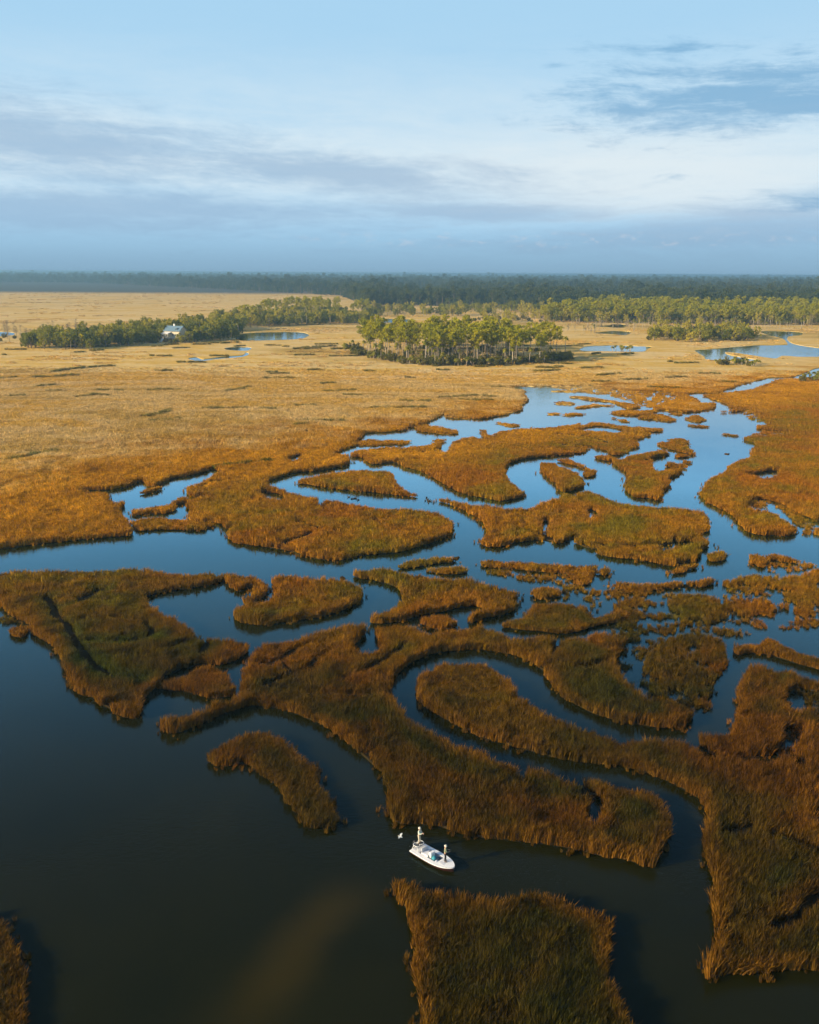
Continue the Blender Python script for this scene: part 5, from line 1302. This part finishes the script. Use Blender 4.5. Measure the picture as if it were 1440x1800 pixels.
# ================================================================== the house on stilts
def house():
    wall_m = plain('cream_siding', (0.62, 0.52, 0.36), 0.7, 0.2, 0.06, 0.4)
    roof_m = plain('blue_grey_metal_roof', (0.14, 0.22, 0.28), 0.45, 0.4, 0.12, 0.5)
    post_m = plain('weathered_posts', (0.45, 0.36, 0.25), 0.8, 0.1)
    glass_m = plain('window_glass', (0.03, 0.045, 0.06), 0.12, 0.6, 0.1)
    trim_m = plain('white_trim', (0.80, 0.78, 0.72), 0.6, 0.2, 0.04)
    root = empty('house', (HOUSE[0], HOUSE[1], LAND_Z), R(-24))
    # local: x along the ridge, y depth (front is -y), z up
    hx, hy = 7.5, 4.8
    MB().box(-hx, hx, -hy, hy, 3.2, 9.0).build('wall', wall_m, root)
    g = MB()
    for sx in (-1, 1):
        x = sx * hx
        g.add([(x - 0.1, -hy, 9.0), (x + 0.1, -hy, 9.0), (x + 0.1, hy, 9.0), (x - 0.1, hy, 9.0), (x - 0.1, 0, 12.2), (x + 0.1, 0, 12.2)],
              [(0, 1, 5, 4), (2, 3, 4, 5), (0, 4, 3), (1, 2, 5), (0, 3, 2, 1)])
    g.build('gable', wall_m, root)
    e = 0.7
    roof = MB()
    for s in (-1, 1):
        a = [(-hx - e, s * (hy + e), 8.6), (hx + e, s * (hy + e), 8.6), (hx + e, 0, 12.55), (-hx - e, 0, 12.55)]
        b = [(x, y, z - 0.22) for x, y, z in a]
        fs = [(0, 1, 2, 3), (7, 6, 5, 4), (0, 4, 5, 1), (1, 5, 6, 2), (2, 6, 7, 3), (3, 7, 4, 0)]
        roof.add(a + b, fs)
    ro = roof.build('roof', roof_m, root)
    MB().box(-1.6, -0.5, -0.2, 0.9, 11.6, 14.0).build('chimney', trim_m, ro)
    MB().box(3.0, 5.0, -4.2, -1.2, 9.6, 11.0).build('dormer', roof_m, ro)
    MB().box(3.3, 4.7, -4.26, -4.2, 9.8, 10.7).build('dormer_window', glass_m, ro)
    # projecting porch wing with its own lit wall
    MB().box(-6.8, -0.8, -hy - 4.2, -hy - 0.01, 3.2, 6.6).build('porch_wall', wall_m, root)
    MB().add([(-7.2, -hy - 4.8, 6.55), (-0.4, -hy - 4.8, 6.55), (-0.4, -hy, 7.7), (-7.2, -hy, 7.7), (-7.2, -hy - 4.8, 6.75), (-0.4, -hy - 4.8, 6.75), (-0.4, -hy, 7.9), (-7.2, -hy, 7.9)],
             [(4, 5, 6, 7), (3, 2, 1, 0), (0, 1, 5, 4), (1, 2, 6, 5), (2, 3, 7, 6), (3, 0, 4, 7)]).build('porch_roof', trim_m, root)
    MB().box(-hx - 0.4, hx + 0.4, -hy - 4.4, hy + 0.4, 2.9, 3.18).build('deck', post_m, root)
    for x in (-7.2, -3.6, 0, 3.6, 7.2):
        for y in (-8.8, -4.4, 0, 4.6):
            MB().box(x - 0.18, x + 0.18, y - 0.18, y + 0.18, -0.3, 2.9).build('post', post_m, root)
    for x in (1.2, 3.4, 5.6):
        wn = MB().box(x - 0.6, x + 0.6, -hy - 0.06, -hy - 0.003, 4.6, 6.6).build('window', trim_m, root)
        MB().box(x - 0.48, x + 0.48, -hy - 0.09, -hy - 0.062, 4.72, 6.48).build('pane', glass_m, wn)
    for y in (-3, 0, 3):
        wn = MB().box(-hx - 0.06, -hx - 0.003, y - 0.6, y + 0.6, 4.6, 6.6).build('window', trim_m, root)
        MB().box(-hx - 0.09, -hx - 0.062, y - 0.48, y + 0.48, 4.72, 6.48).build('pane', glass_m, wn)
    for x in (-5.6, -2.2):
        wn = MB().box(x - 0.6, x + 0.6, -hy - 4.28, -hy - 4.203, 4.2, 5.9).build('window', trim_m, root)
        MB().box(x - 0.48, x + 0.48, -hy - 4.31, -hy - 4.282, 4.3, 5.8).build('pane', glass_m, wn)
    MB().box(-4.4, -3.5, -hy - 4.27, -hy - 4.203, 3.2, 5.3).build('door', plain('door_paint', (0.25, 0.2, 0.15)), root)
    rl = MB()
    for x in np.arange(-0.4, hx + 0.3, 0.75):
        rl.box(x - 0.04, x + 0.04, -hy - 4.3, -hy - 4.22, 3.18, 4.1)
    rl.box(-0.5, hx + 0.3, -hy - 4.33, -hy - 4.19, 4.1, 4.2)
    rl.build('railing', trim_m, root)
    st = MB()
    for k in range(12):
        st.box(-6.6, -4.4, -hy - 4.5 - 0.32 * (k + 1), -hy - 4.5 - 0.32 * k, 2.9 - 0.25 * (k + 1), 3.0 - 0.25 * k)
    st.build('stairs', trim_m, root)
    tag(root, 'cream house on stilts with blue-grey metal roof and white chimney among dark oaks', 'house')
house()

# ================================================================== the skiff
M_GEL = plain('white_gelcoat', (0.80, 0.80, 0.79), 0.3, 0.5, 0.03)
M_GREYDECK = plain('grey_nonskid', (0.55, 0.56, 0.58), 0.75, 0.2, 0.06, 20)
M_NONSKID = plain('dark_nonskid', (0.10, 0.105, 0.11), 0.8, 0.1, 0.1, 20)
M_HULL = plain('dark_hull_paint', (0.030, 0.010, 0.008), 0.3, 0.4, 0.2)
M_ALU = plain('polished_tube', (0.78, 0.78, 0.75), 0.35, 0.5, 0.05)
M_BLACK = plain('black_rubber', (0.015, 0.015, 0.016), 0.5, 0.3, 0.2)
M_NAVY = plain('navy_fabric', (0.012, 0.03, 0.06), 0.8, 0.1, 0.2, 8)
M_TEAL = plain('teal_fabric', (0.06, 0.30, 0.36), 0.7, 0.2, 0.15, 8)
M_PAD = plain('pale_cushion', (0.62, 0.63, 0.67), 0.7, 0.2, 0.06, 6)

BOAT = Vector((0.83, 81.33, 0.0)); YAW = R(-44.5)
BM = Matrix.Translation(BOAT) @ Matrix.Rotation(YAW, 4, 'Z')
def on_boat(x, y, z):
    return BM @ Vector((x, y, z))

def half_beam(x):
    t = x / 5.0
    if t < 0.5:
        return 0.90 + 0.06 * math.sin(t * math.pi)
    u = (t - 0.5) / 0.5
    return 0.96 * (1 - u ** 2.6) ** 0.75 if u < 1 else 0.0
def sheer(x):
    return 0.35 + 0.13 * (x / 5.0) ** 2

def skiff():
    root = empty('skiff', BOAT, YAW)
    tag(root, 'white flat-decked poling skiff with dark hull drifting beside the reed bank', 'boat')
    xs = [0, 0.5, 1.0, 1.6, 2.2, 2.8, 3.3, 3.8, 4.2, 4.5, 4.75, 4.9, 4.98]
    V, Fc = [], []
    for x in xs:
        b = half_beam(x); t = x / 5.0
        zk = -0.14 + 0.35 * max(0, t - 0.72) ** 1.3
        prof = [(-b, sheer(x) - 0.03), (-b * 0.97, sheer(x) - 0.16), (-b * 0.84, -0.02 + 0.30 * max(0, t - 0.65)), (0, zk), (b * 0.84, -0.02 + 0.30 * max(0, t - 0.65)), (b * 0.97, sheer(x) - 0.16), (b, sheer(x) - 0.03)]
        V += [(x, y, z) for y, z in prof]
    n = 7
    for i in range(len(xs) - 1):
        for k in range(n - 1):
            Fc.append((i * n + k, (i + 1) * n + k, (i + 1) * n + k + 1, i * n + k + 1))
    Fc.append(tuple(range(n)))
    Fc.append(tuple((len(xs) - 1) * n + k for k in range(n - 1, -1, -1)))
    mesh_obj('hull', V, Fc, M_HULL, root, False)
    # white rub strake and deck with a cockpit well
    def outline(inset, z):
        left = [(x, max(0.02, half_beam(x) - inset), sheer(x) + z) for x in xs]
        return left + [(x, -y, zz) for x, y, zz in reversed(left)]
    o = outline(-0.035, 0.02); low = outline(-0.035, -0.07)
    V = o + low; m = len(o)
    Fc = [(i, (i + 1) % m, m + (i + 1) % m, m + i) for i in range(m)]
    mesh_obj('rub_rail', V, Fc, M_GEL, root)
    # deck: strips either side of the well, fore and aft decks
    w0, w1, wy = 0.95, 3.25, 0.56
    def strip(xa, xb, ylo, yhi, name, mat=M_GEL):
        px = np.linspace(xa, xb, 12)
        V, Fc = [], []
        for x in px:
            a = ylo(x); b = yhi(x)
            for k in range(5):
                y = a + (b - a) * k / 4
                V.append((x, y, sheer(x) + 0.022 + 0.02 * (1 - (y / 0.96) ** 2)))
        for i in range(len(px) - 1):
            for k in range(4):
                Fc.append((i * 5 + k, (i + 1) * 5 + k, (i + 1) * 5 + k + 1, i * 5 + k + 1))
        return mesh_obj(name, V, Fc, mat, root)
    hb = lambda x: half_beam(x) + 0.033
    strip(w1, 4.975, lambda x: -hb(x), hb, 'foredeck')
    strip(0.0, w0, lambda x: -hb(x), hb, 'aft_deck')
    strip(w0, w1, lambda x: wy, hb, 'side_deck')
    strip(w0, w1, lambda x: -hb(x), lambda x: -wy, 'side_deck')
    # well
    zf = 0.14
    zt = lambda x: sheer(x) + 0.03
    V = [(w0, -wy, zf), (w1, -wy, zf), (w1, wy, zf), (w0, wy, zf), (w0, -wy, zt(w0)), (w1, -wy, zt(w1)), (w1, wy, zt(w1)), (w0, wy, zt(w0))]
    mesh_obj('cockpit_well', V, [(0, 1, 2, 3), (0, 4, 5, 1), (1, 5, 6, 2), (2, 6, 7, 3), (3, 7, 4, 0)], M_GREYDECK, root)
    for (xa, xb, ya, yb) in ((3.45, 4.05, -0.42, -0.04), (3.45, 4.05, 0.04, 0.42), (0.12, 0.45, -0.55, 0.55)):
        z = sheer((xa + xb) / 2) + 0.045
        MB().box(xa, xb, ya, yb, z - 0.02, z + 0.012).build('hatch', M_PAD, root, bevel=0.01)
    MB().box(1.15, 1.6, -0.5, 0.5, zf, 0.50).build('helm_seat', M_PAD, root, bevel=0.03)
    MB().box(1.12, 1.2, -0.42, 0.42, 0.50, 0.86).build('seat_back', M_GREYDECK, root, bevel=0.03)
    cn = MB().box(2.0, 2.3, -0.30, 0.30, zf, 0.82).build('console', M_GEL, root, bevel=0.03)
    MB().tube([(1.90 + 0.03 * math.sin(a), 0.17 * math.cos(a), 0.72 + 0.17 * math.sin(a)) for a in np.linspace(0, 2 * math.pi, 14, endpoint=False)], 0.016, 6, True).build('steering_wheel', M_BLACK, cn)
    # poling platform over the motor
    pl = MB().box(0.02, 0.72, -0.48, 0.48, 0.78, 0.825).build('poling_platform', M_NONSKID, root, bevel=0.015)
    def hoop(y0_, y1_, name):
        pts = [(0.34 + 0.36 * math.cos(a), (y0_ + y1_) / 2 + (y1_ - y0_) / 2 * math.sin(a), 0.85) for a in np.linspace(0, 2 * math.pi, 18, endpoint=False)]
        MB().tube(pts, 0.028, 6, True).build(name, M_ALU, pl)
    hoop(-0.56, 0.02, 'hoop'); hoop(0.0, 0.56, 'hoop')
    for sx, sy in ((0, -1), (0, 1), (1, -1), (1, 1)):
        MB().tube([(0.05 + sx * 0.75, sy * 0.66, 0.37), (0.10 + sx * 0.55, sy * 0.5, 0.62), (0.12 + sx * 0.48, sy * 0.42, 0.80)], 0.024, 6).build('leg', M_ALU, pl)
    MB().tube([(0.80, -0.66, 0.5), (0.64, 0.0, 0.66), (0.80, 0.66, 0.5)], 0.02, 6).build('brace', M_ALU, pl)
    # outboard, tilted up
    mt = empty('outboard_motor', (-0.05, 0, 0.35)); mt.parent = root
    MB().box(-0.18, 0.10, -0.14, 0.14, -0.12, 0.18).build('bracket', M_BLACK, mt, bevel=0.02)
    cw = MB().lathe([(0.02, 0.0), (0.17, 0.02), (0.20, 0.16), (0.19, 0.36), (0.12, 0.46), (0.01, 0.48)], 14).build('cowling', M_BLACK, mt, True)
    cw.location = (-0.22, 0, 0.16); cw.scale = (1.25, 0.85, 1); cw.rotation_euler = (0, R(28), 0)
    MB().tube([(-0.22, 0, 0.15), (-0.42, 0, -0.22), (-0.55, 0, -0.5)], [0.09, 0.07, 0.06], 8).build('midsection', M_BLACK, mt)
    MB().tube([(-0.40, 0, -0.55), (-0.72, 0, -0.46)], [0.05, 0.075], 8).build('gearcase', M_BLACK, mt)
    pr = MB()
    for k in range(3):
        a = k * 2.094
        u = Vector((0, math.cos(a), math.sin(a))); v = Vector((0.05, -math.sin(a), math.cos(a)))
        c = Vector((-0.76, 0, -0.45))
        pr.add([c + u * 0.03, c + u * 0.10 + v * 0.06, c + u * 0.15, c + u * 0.10 - v * 0.06], [(0, 1, 2, 3)])
    pr.build('propeller', M_ALU, mt)
    return root
skiff()

def loose(name, label, cat, mb, mat, x, y, z, rz=0.0, bevel=0.0, smooth=False):
    o = mb.build(name, mat, None, smooth, bevel)
    o.location = on_boat(x, y, z); o.rotation_euler = (0, 0, YAW + rz)
    return tag(o, label, cat)
c = loose('cooler', 'white cooler box in the well of the skiff', 'cooler', MB().box(-0.2, 0.2, -0.3, 0.3, 0, 0.36), M_GEL, 1.82, -0.22, 0.142, 0, 0.03)
lid = MB().box(-0.215, 0.215, -0.315, 0.315, 0.362, 0.43).build('lid', M_GEL, c, bevel=0.02)
def bag(w_, d_, h_):
    mb = MB()
    mb.lathe([(0.01, 0), (0.9, 0.02), (1.0, 0.3), (0.95, 0.7), (0.6, 0.95), (0.01, 1.0)], 12)
    mb.v = [(x * w_ * (1 + 0.12 * math.sin(5 * z + 3 * y)), y * d_, z * h_) for x, y, z in mb.v]
    return mb
loose('dry_bag', 'teal dry bag lying in the well of the skiff', 'bag', bag(0.24, 0.34, 0.4), M_TEAL, 2.55, -0.12, 0.142, 0.5, 0, True)
loose('jacket', 'dark navy jacket bundled beside the teal bag on the skiff', 'jacket', bag(0.30, 0.26, 0.34), M_NAVY, 2.86, 0.12, 0.142, 0.2, 0, True)
loose('gear_bag', 'pale grey gear bag on the floor of the skiff', 'bag', bag(0.2, 0.28, 0.3), M_PAD, 3.06, -0.34, 0.142, 0.2, 0, True)

# ================================================================== people
def skin_mesh(name, verts, edges, radii, mat, parent, root=0, sub=2):
    me = bpy.data.meshes.new(name)
    me.from_pydata([tuple(v) for v in verts], edges, [])
    me.materials.append(mat)
    o = link(bpy.data.objects.new(name, me), parent)
    md = o.modifiers.new('skin', 'SKIN')
    md.use_smooth_shade = True
    sv = me.skin_vertices[0].data
    for i, r_ in enumerate(radii):
        sv[i].radius = (r_, r_) if not isinstance(r_, tuple) else r_
        sv[i].use_root = (i == root)
    s = o.modifiers.new('subdivision', 'SUBSURF'); s.levels = 1; s.render_levels = sub
    return o

class Chain:
    def __init__(self):
        self.v = []; self.e = []; self.r = []
    def add(self, p, r_, prev=None):
        self.v.append(Vector(p)); self.r.append(r_)
        i = len(self.v) - 1
        if prev is not None:
            self.e.append((prev, i))
        return i

M_SKIN = plain('skin', (0.52, 0.31, 0.21), 0.55, 0.3, 0.06, 10)
M_HAIR = plain('hair', (0.05, 0.03, 0.02), 0.6, 0.2)
def person(label, loc, yaw, arms, shirt, trousers, hat, knee=0.03, lean=0.0):
    root = empty('person', loc, yaw)
    tag(root, label, 'person')
    L = lambda z: lean * (z - 0.9)
    b = Chain()
    pel = b.add((0, 0, 0.93), (0.14, 0.11))
    sp = b.add((L(1.12), 0, 1.12), (0.13, 0.10), pel)
    ch = b.add((L(1.34), 0, 1.34), (0.15, 0.11), sp)
    nk = b.add((L(1.49), 0, 1.49), 0.055, ch)
    hd = b.add((L(1.58) + 0.015, 0, 1.575), (0.085, 0.095), nk)
    tp = b.add((L(1.68) + 0.01, 0, 1.685), (0.075, 0.085), hd)
    s = Chain()
    s0 = s.add((0, 0, 0.90), (0.165, 0.13)); s1 = s.add((L(1.12), 0, 1.12), (0.155, 0.12), s0)
    s2 = s.add((L(1.36), 0, 1.36), (0.17, 0.125), s1); s3 = s.add((L(1.47), 0, 1.46), 0.075, s2)
    t = Chain()
    t0 = t.add((0, 0, 0.96), (0.15, 0.12))
    for sy in (-1, 1):
        kx = knee
        hip = b.add((0, sy * 0.09, 0.86), 0.085, pel)
        kn = b.add((kx, sy * 0.115, 0.48), 0.058, hip)
        cf = b.add((kx * 0.3, sy * 0.12, 0.32), 0.055, kn)
        an = b.add((0, sy * 0.125, 0.08), 0.04, cf)
        he = b.add((0.06, sy * 0.13, 0.045), 0.042, an)
        b.add((0.18, sy * 0.145, 0.03), 0.03, he)
        h2 = t.add((0, sy * 0.095, 0.84), 0.105, t0)
        k2 = t.add((kx, sy * 0.115, 0.48), 0.080, h2)
        t.add((0, sy * 0.125, 0.10), 0.066, k2)
        el_, wr = arms[0 if sy < 0 else 1]
        sh = Vector((L(1.42), sy * 0.19, 1.415))
        i = b.add(sh, 0.055, ch)
        el_ = Vector(el_); wr = Vector(wr)
        j = b.add(el_, 0.043, i)
        k = b.add(wr, 0.031, j)
        d_ = (wr - el_).normalized()
        palm = b.add(wr + d_ * 0.07, (0.030, 0.022), k)
        side = d_.cross(Vector((0, 0, 1)))
        if side.length < 0.1:
            side = Vector((0, 1, 0))
        side.normalize(); dn = d_.cross(side).normalized()
        for q, (off, ln) in enumerate(((-0.026, 0.062), (-0.009, 0.074), (0.009, 0.070), (0.026, 0.055))):
            k1 = b.add(wr + d_ * 0.105 + side * off, 0.0095, palm)
            k2_ = b.add(wr + d_ * (0.105 + ln * 0.55) + side * off + dn * 0.018, 0.009, k1)
            b.add(wr + d_ * (0.105 + ln * 0.7) + side * off + dn * 0.045, 0.008, k2_)
        th = b.add(wr + d_ * 0.045 - side * 0.04, 0.011, palm)
        b.add(wr + d_ * 0.085 - side * 0.052 + dn * 0.03, 0.009, th)
        a0 = s.add(sh, 0.075, s2)
        a1 = s.add(el_, 0.06, a0)
        s.add(el_ + (wr - el_) * 0.85, 0.047, a1)
    body = skin_mesh('body', b.v, b.e, b.r, M_SKIN, root)
    skin_mesh('shirt', s.v, s.e, s.r, shirt, root)
    skin_mesh('trousers', t.v, t.e, t.r, trousers, root)
    hx_ = L(1.65)
    f = MB()
    f.add([(hx_ + 0.10, -0.014, 1.575), (hx_ + 0.10, 0.014, 1.575), (hx_ + 0.128, 0, 1.565), (hx_ + 0.098, 0, 1.62)], [(0, 1, 2), (1, 3, 2), (3, 0, 2), (0, 3, 1)])
    f.build('nose', M_SKIN, root)
    for sy in (-1, 1):
        MB().lathe([(0.001, -0.012), (0.010, -0.006), (0.012, 0), (0.010, 0.006), (0.001, 0.012)], 8, hx_ + 0.088, sy * 0.034).build('eye', M_BLACK, root).location.z = 1.605
        MB().lathe([(0.001, -0.03), (0.018, -0.015), (0.02, 0.01), (0.001, 0.03)], 8, hx_, sy * 0.098).build('ear', M_SKIN, root).location.z = 1.595
    MB().box(hx_ + 0.085, hx_ + 0.103, -0.025, 0.025, 1.533, 1.540).build('mouth', plain('lips', (0.35, 0.13, 0.11)), root)
    MB().lathe([(0.085, 1.57), (0.103, 1.62), (0.100, 1.68), (0.06, 1.74)], 14, hx_ - 0.02).build('hair', M_HAIR, root, True)
    h = MB()
    h.lathe([(0.150, 1.655), (0.148, 1.665), (0.106, 1.675), (0.108, 1.74), (0.08, 1.785), (0.005, 1.795)], 18, hx_)
    h.build('hat', hat, root, True)
    for sy in (-1, 1):
        MB().box(-0.07, 0.22, sy * 0.13 - 0.05, sy * 0.13 + 0.05, 0.0, 0.075).build('shoe', M_BLACK, root, bevel=0.02)
    return root

M_SAGE = plain('sage_shirt', (0.55, 0.60, 0.50), 0.85, 0.1, 0.08, 12)
M_KHAKI = plain('khaki_cloth', (0.50, 0.44, 0.33), 0.85, 0.1, 0.08, 12)
M_OLIVECLOTH = plain('olive_shirt', (0.20, 0.22, 0.14), 0.85, 0.1, 0.1, 12)
M_DARKCLOTH = plain('dark_trousers', (0.018, 0.02, 0.02), 0.85, 0.1, 0.1, 12)
M_STRAWHAT = plain('pale_hat', (0.66, 0.60, 0.48), 0.85, 0.1, 0.06, 12)
person('person in sage shirt and khaki trousers standing on the poling platform with one arm raised', on_boat(0.30, 0.12, 0.827), R(-30),
       [((0.20, -0.27, 1.17), (0.50, -0.22, 1.36)), ((0.08, 0.26, 1.15), (0.30, 0.16, 1.08))], M_SAGE, M_KHAKI, M_STRAWHAT, 0.06, 0.05)
bowman = on_boat(3.75, 0.10, sheer(3.75) + 0.06)
person('person in olive shirt, dark trousers and pale hat standing on the bow deck', bowman, R(5),
       [((0.12, -0.25, 1.16), (0.36, -0.14, 1.12)), ((0.12, 0.25, 1.16), (0.36, 0.08, 1.20))], M_OLIVECLOTH, M_DARKCLOTH, M_STRAWHAT, 0.05, 0.06)

# ================================================================== birds
M_WHITEBIRD = plain('white_feathers', (0.78, 0.76, 0.70), 0.8, 0.1, 0.05, 8)
def egret():
    root = empty('egret', (-0.72, 81.98, 1.0), R(160))
    b = MB().tube([(-0.34, 0, -0.01), (-0.2, 0, 0), (0, 0, 0.02), (0.18, 0, 0.04), (0.28, 0, 0.10), (0.34, 0, 0.08)], [0.02, 0.07, 0.10, 0.07, 0.03, 0.035], 10)
    b.build('body', M_WHITEBIRD, root, True)
    MB().tube([(0.36, 0, 0.08), (0.47, 0, 0.06)], [0.014, 0.003], 6).build('bill', plain('yellow_bill', (0.5, 0.32, 0.04)), root)
    for s in (-1, 1):
        v = [(0.14, s * 0.06, 0.06), (0.20, s * 0.32, 0.20), (0.08, s * 0.62, 0.22), (-0.06, s * 0.70, 0.19), (-0.10, s * 0.34, 0.16), (-0.12, s * 0.06, 0.05)]
        v2 = [(x, y, z - 0.015) for x, y, z in v]
        fs = [(0, 1, 4, 5), (1, 2, 3, 4), (11, 10, 7, 6), (10, 9, 8, 7)] + [(i, i + 6, (i + 1) % 6 + 6, (i + 1) % 6) for i in range(6)]
        mesh_obj('wing', v + v2, fs, M_WHITEBIRD, root)
    MB().tube([(-0.30, 0.02, -0.02), (-0.58, 0.03, -0.05)], 0.010, 5).build('legs', M_BLACK, root)
    root.scale = (0.7,) * 3
    tag(root, 'white egret gliding low over the dark water behind the skiff', 'bird')
egret()

M_DUCK = plain('dark_feathers', (0.05, 0.04, 0.03), 0.7, 0.2, 0.3, 8)
def duck_mesh():
    b = MB()
    b.tube([(-0.32, 0, 0.14), (-0.22, 0, 0.10), (0, 0, 0.07), (0.16, 0, 0.09), (0.22, 0, 0.18), (0.24, 0, 0.27), (0.29, 0, 0.30), (0.38, 0, 0.285)],
           [0.02, 0.09, 0.14, 0.10, 0.05, 0.05, 0.055, 0.015], 10)
    return mesh_data('duck', b.v, b.f, (M_DUCK,), True)
dm = duck_mesh()
def duck(x, y, label, group):
    o = link(bpy.data.objects.new('duck', dm))
    o.location = (x, y, 0.0); o.rotation_euler = (0, 0, random.uniform(0, 6.28)); o.scale = (1.25,) * 3
    tag(o, label, 'duck', group)
for x, y in DUCKS_A:
    duck(x, y, 'small dark duck swimming in mid channel below the pointed reed island', 'ducks in the channel')
for x, y in DUCKS_B:
    duck(x, y, 'small dark duck floating in the gap between two reed points', 'ducks in the gap')

# ================================================================== air
def haze():
    x, y0_, y1_, z0_, z1_ = 46000.0, -7000.0, 46000.0, -1.4, 57.0
    o = MB().box(-x, x, y0_, y1_, z0_, z1_)
    m = bpy.data.materials.new('haze')
    m.use_nodes = True
    n = NT(m.node_tree); n.n.clear()
    out = n.n.new('ShaderNodeOutputMaterial')
    v = n.n.new('ShaderNodeVolumePrincipled')
    v.inputs['Color'].default_value = (0.27, 0.50, 0.70, 1.0)
    v.inputs['Density'].default_value = HAZE_DENSITY
    v.inputs['Anisotropy'].default_value = 0.2
    n.l.new(v.outputs[0], out.inputs['Volume'])
    ob = o.build('haze', m)
    tag(ob, 'thin blue air lying over the marsh and the far forest', 'haze', kind='stuff')
HAZE_DENSITY = 1.7e-4
haze()
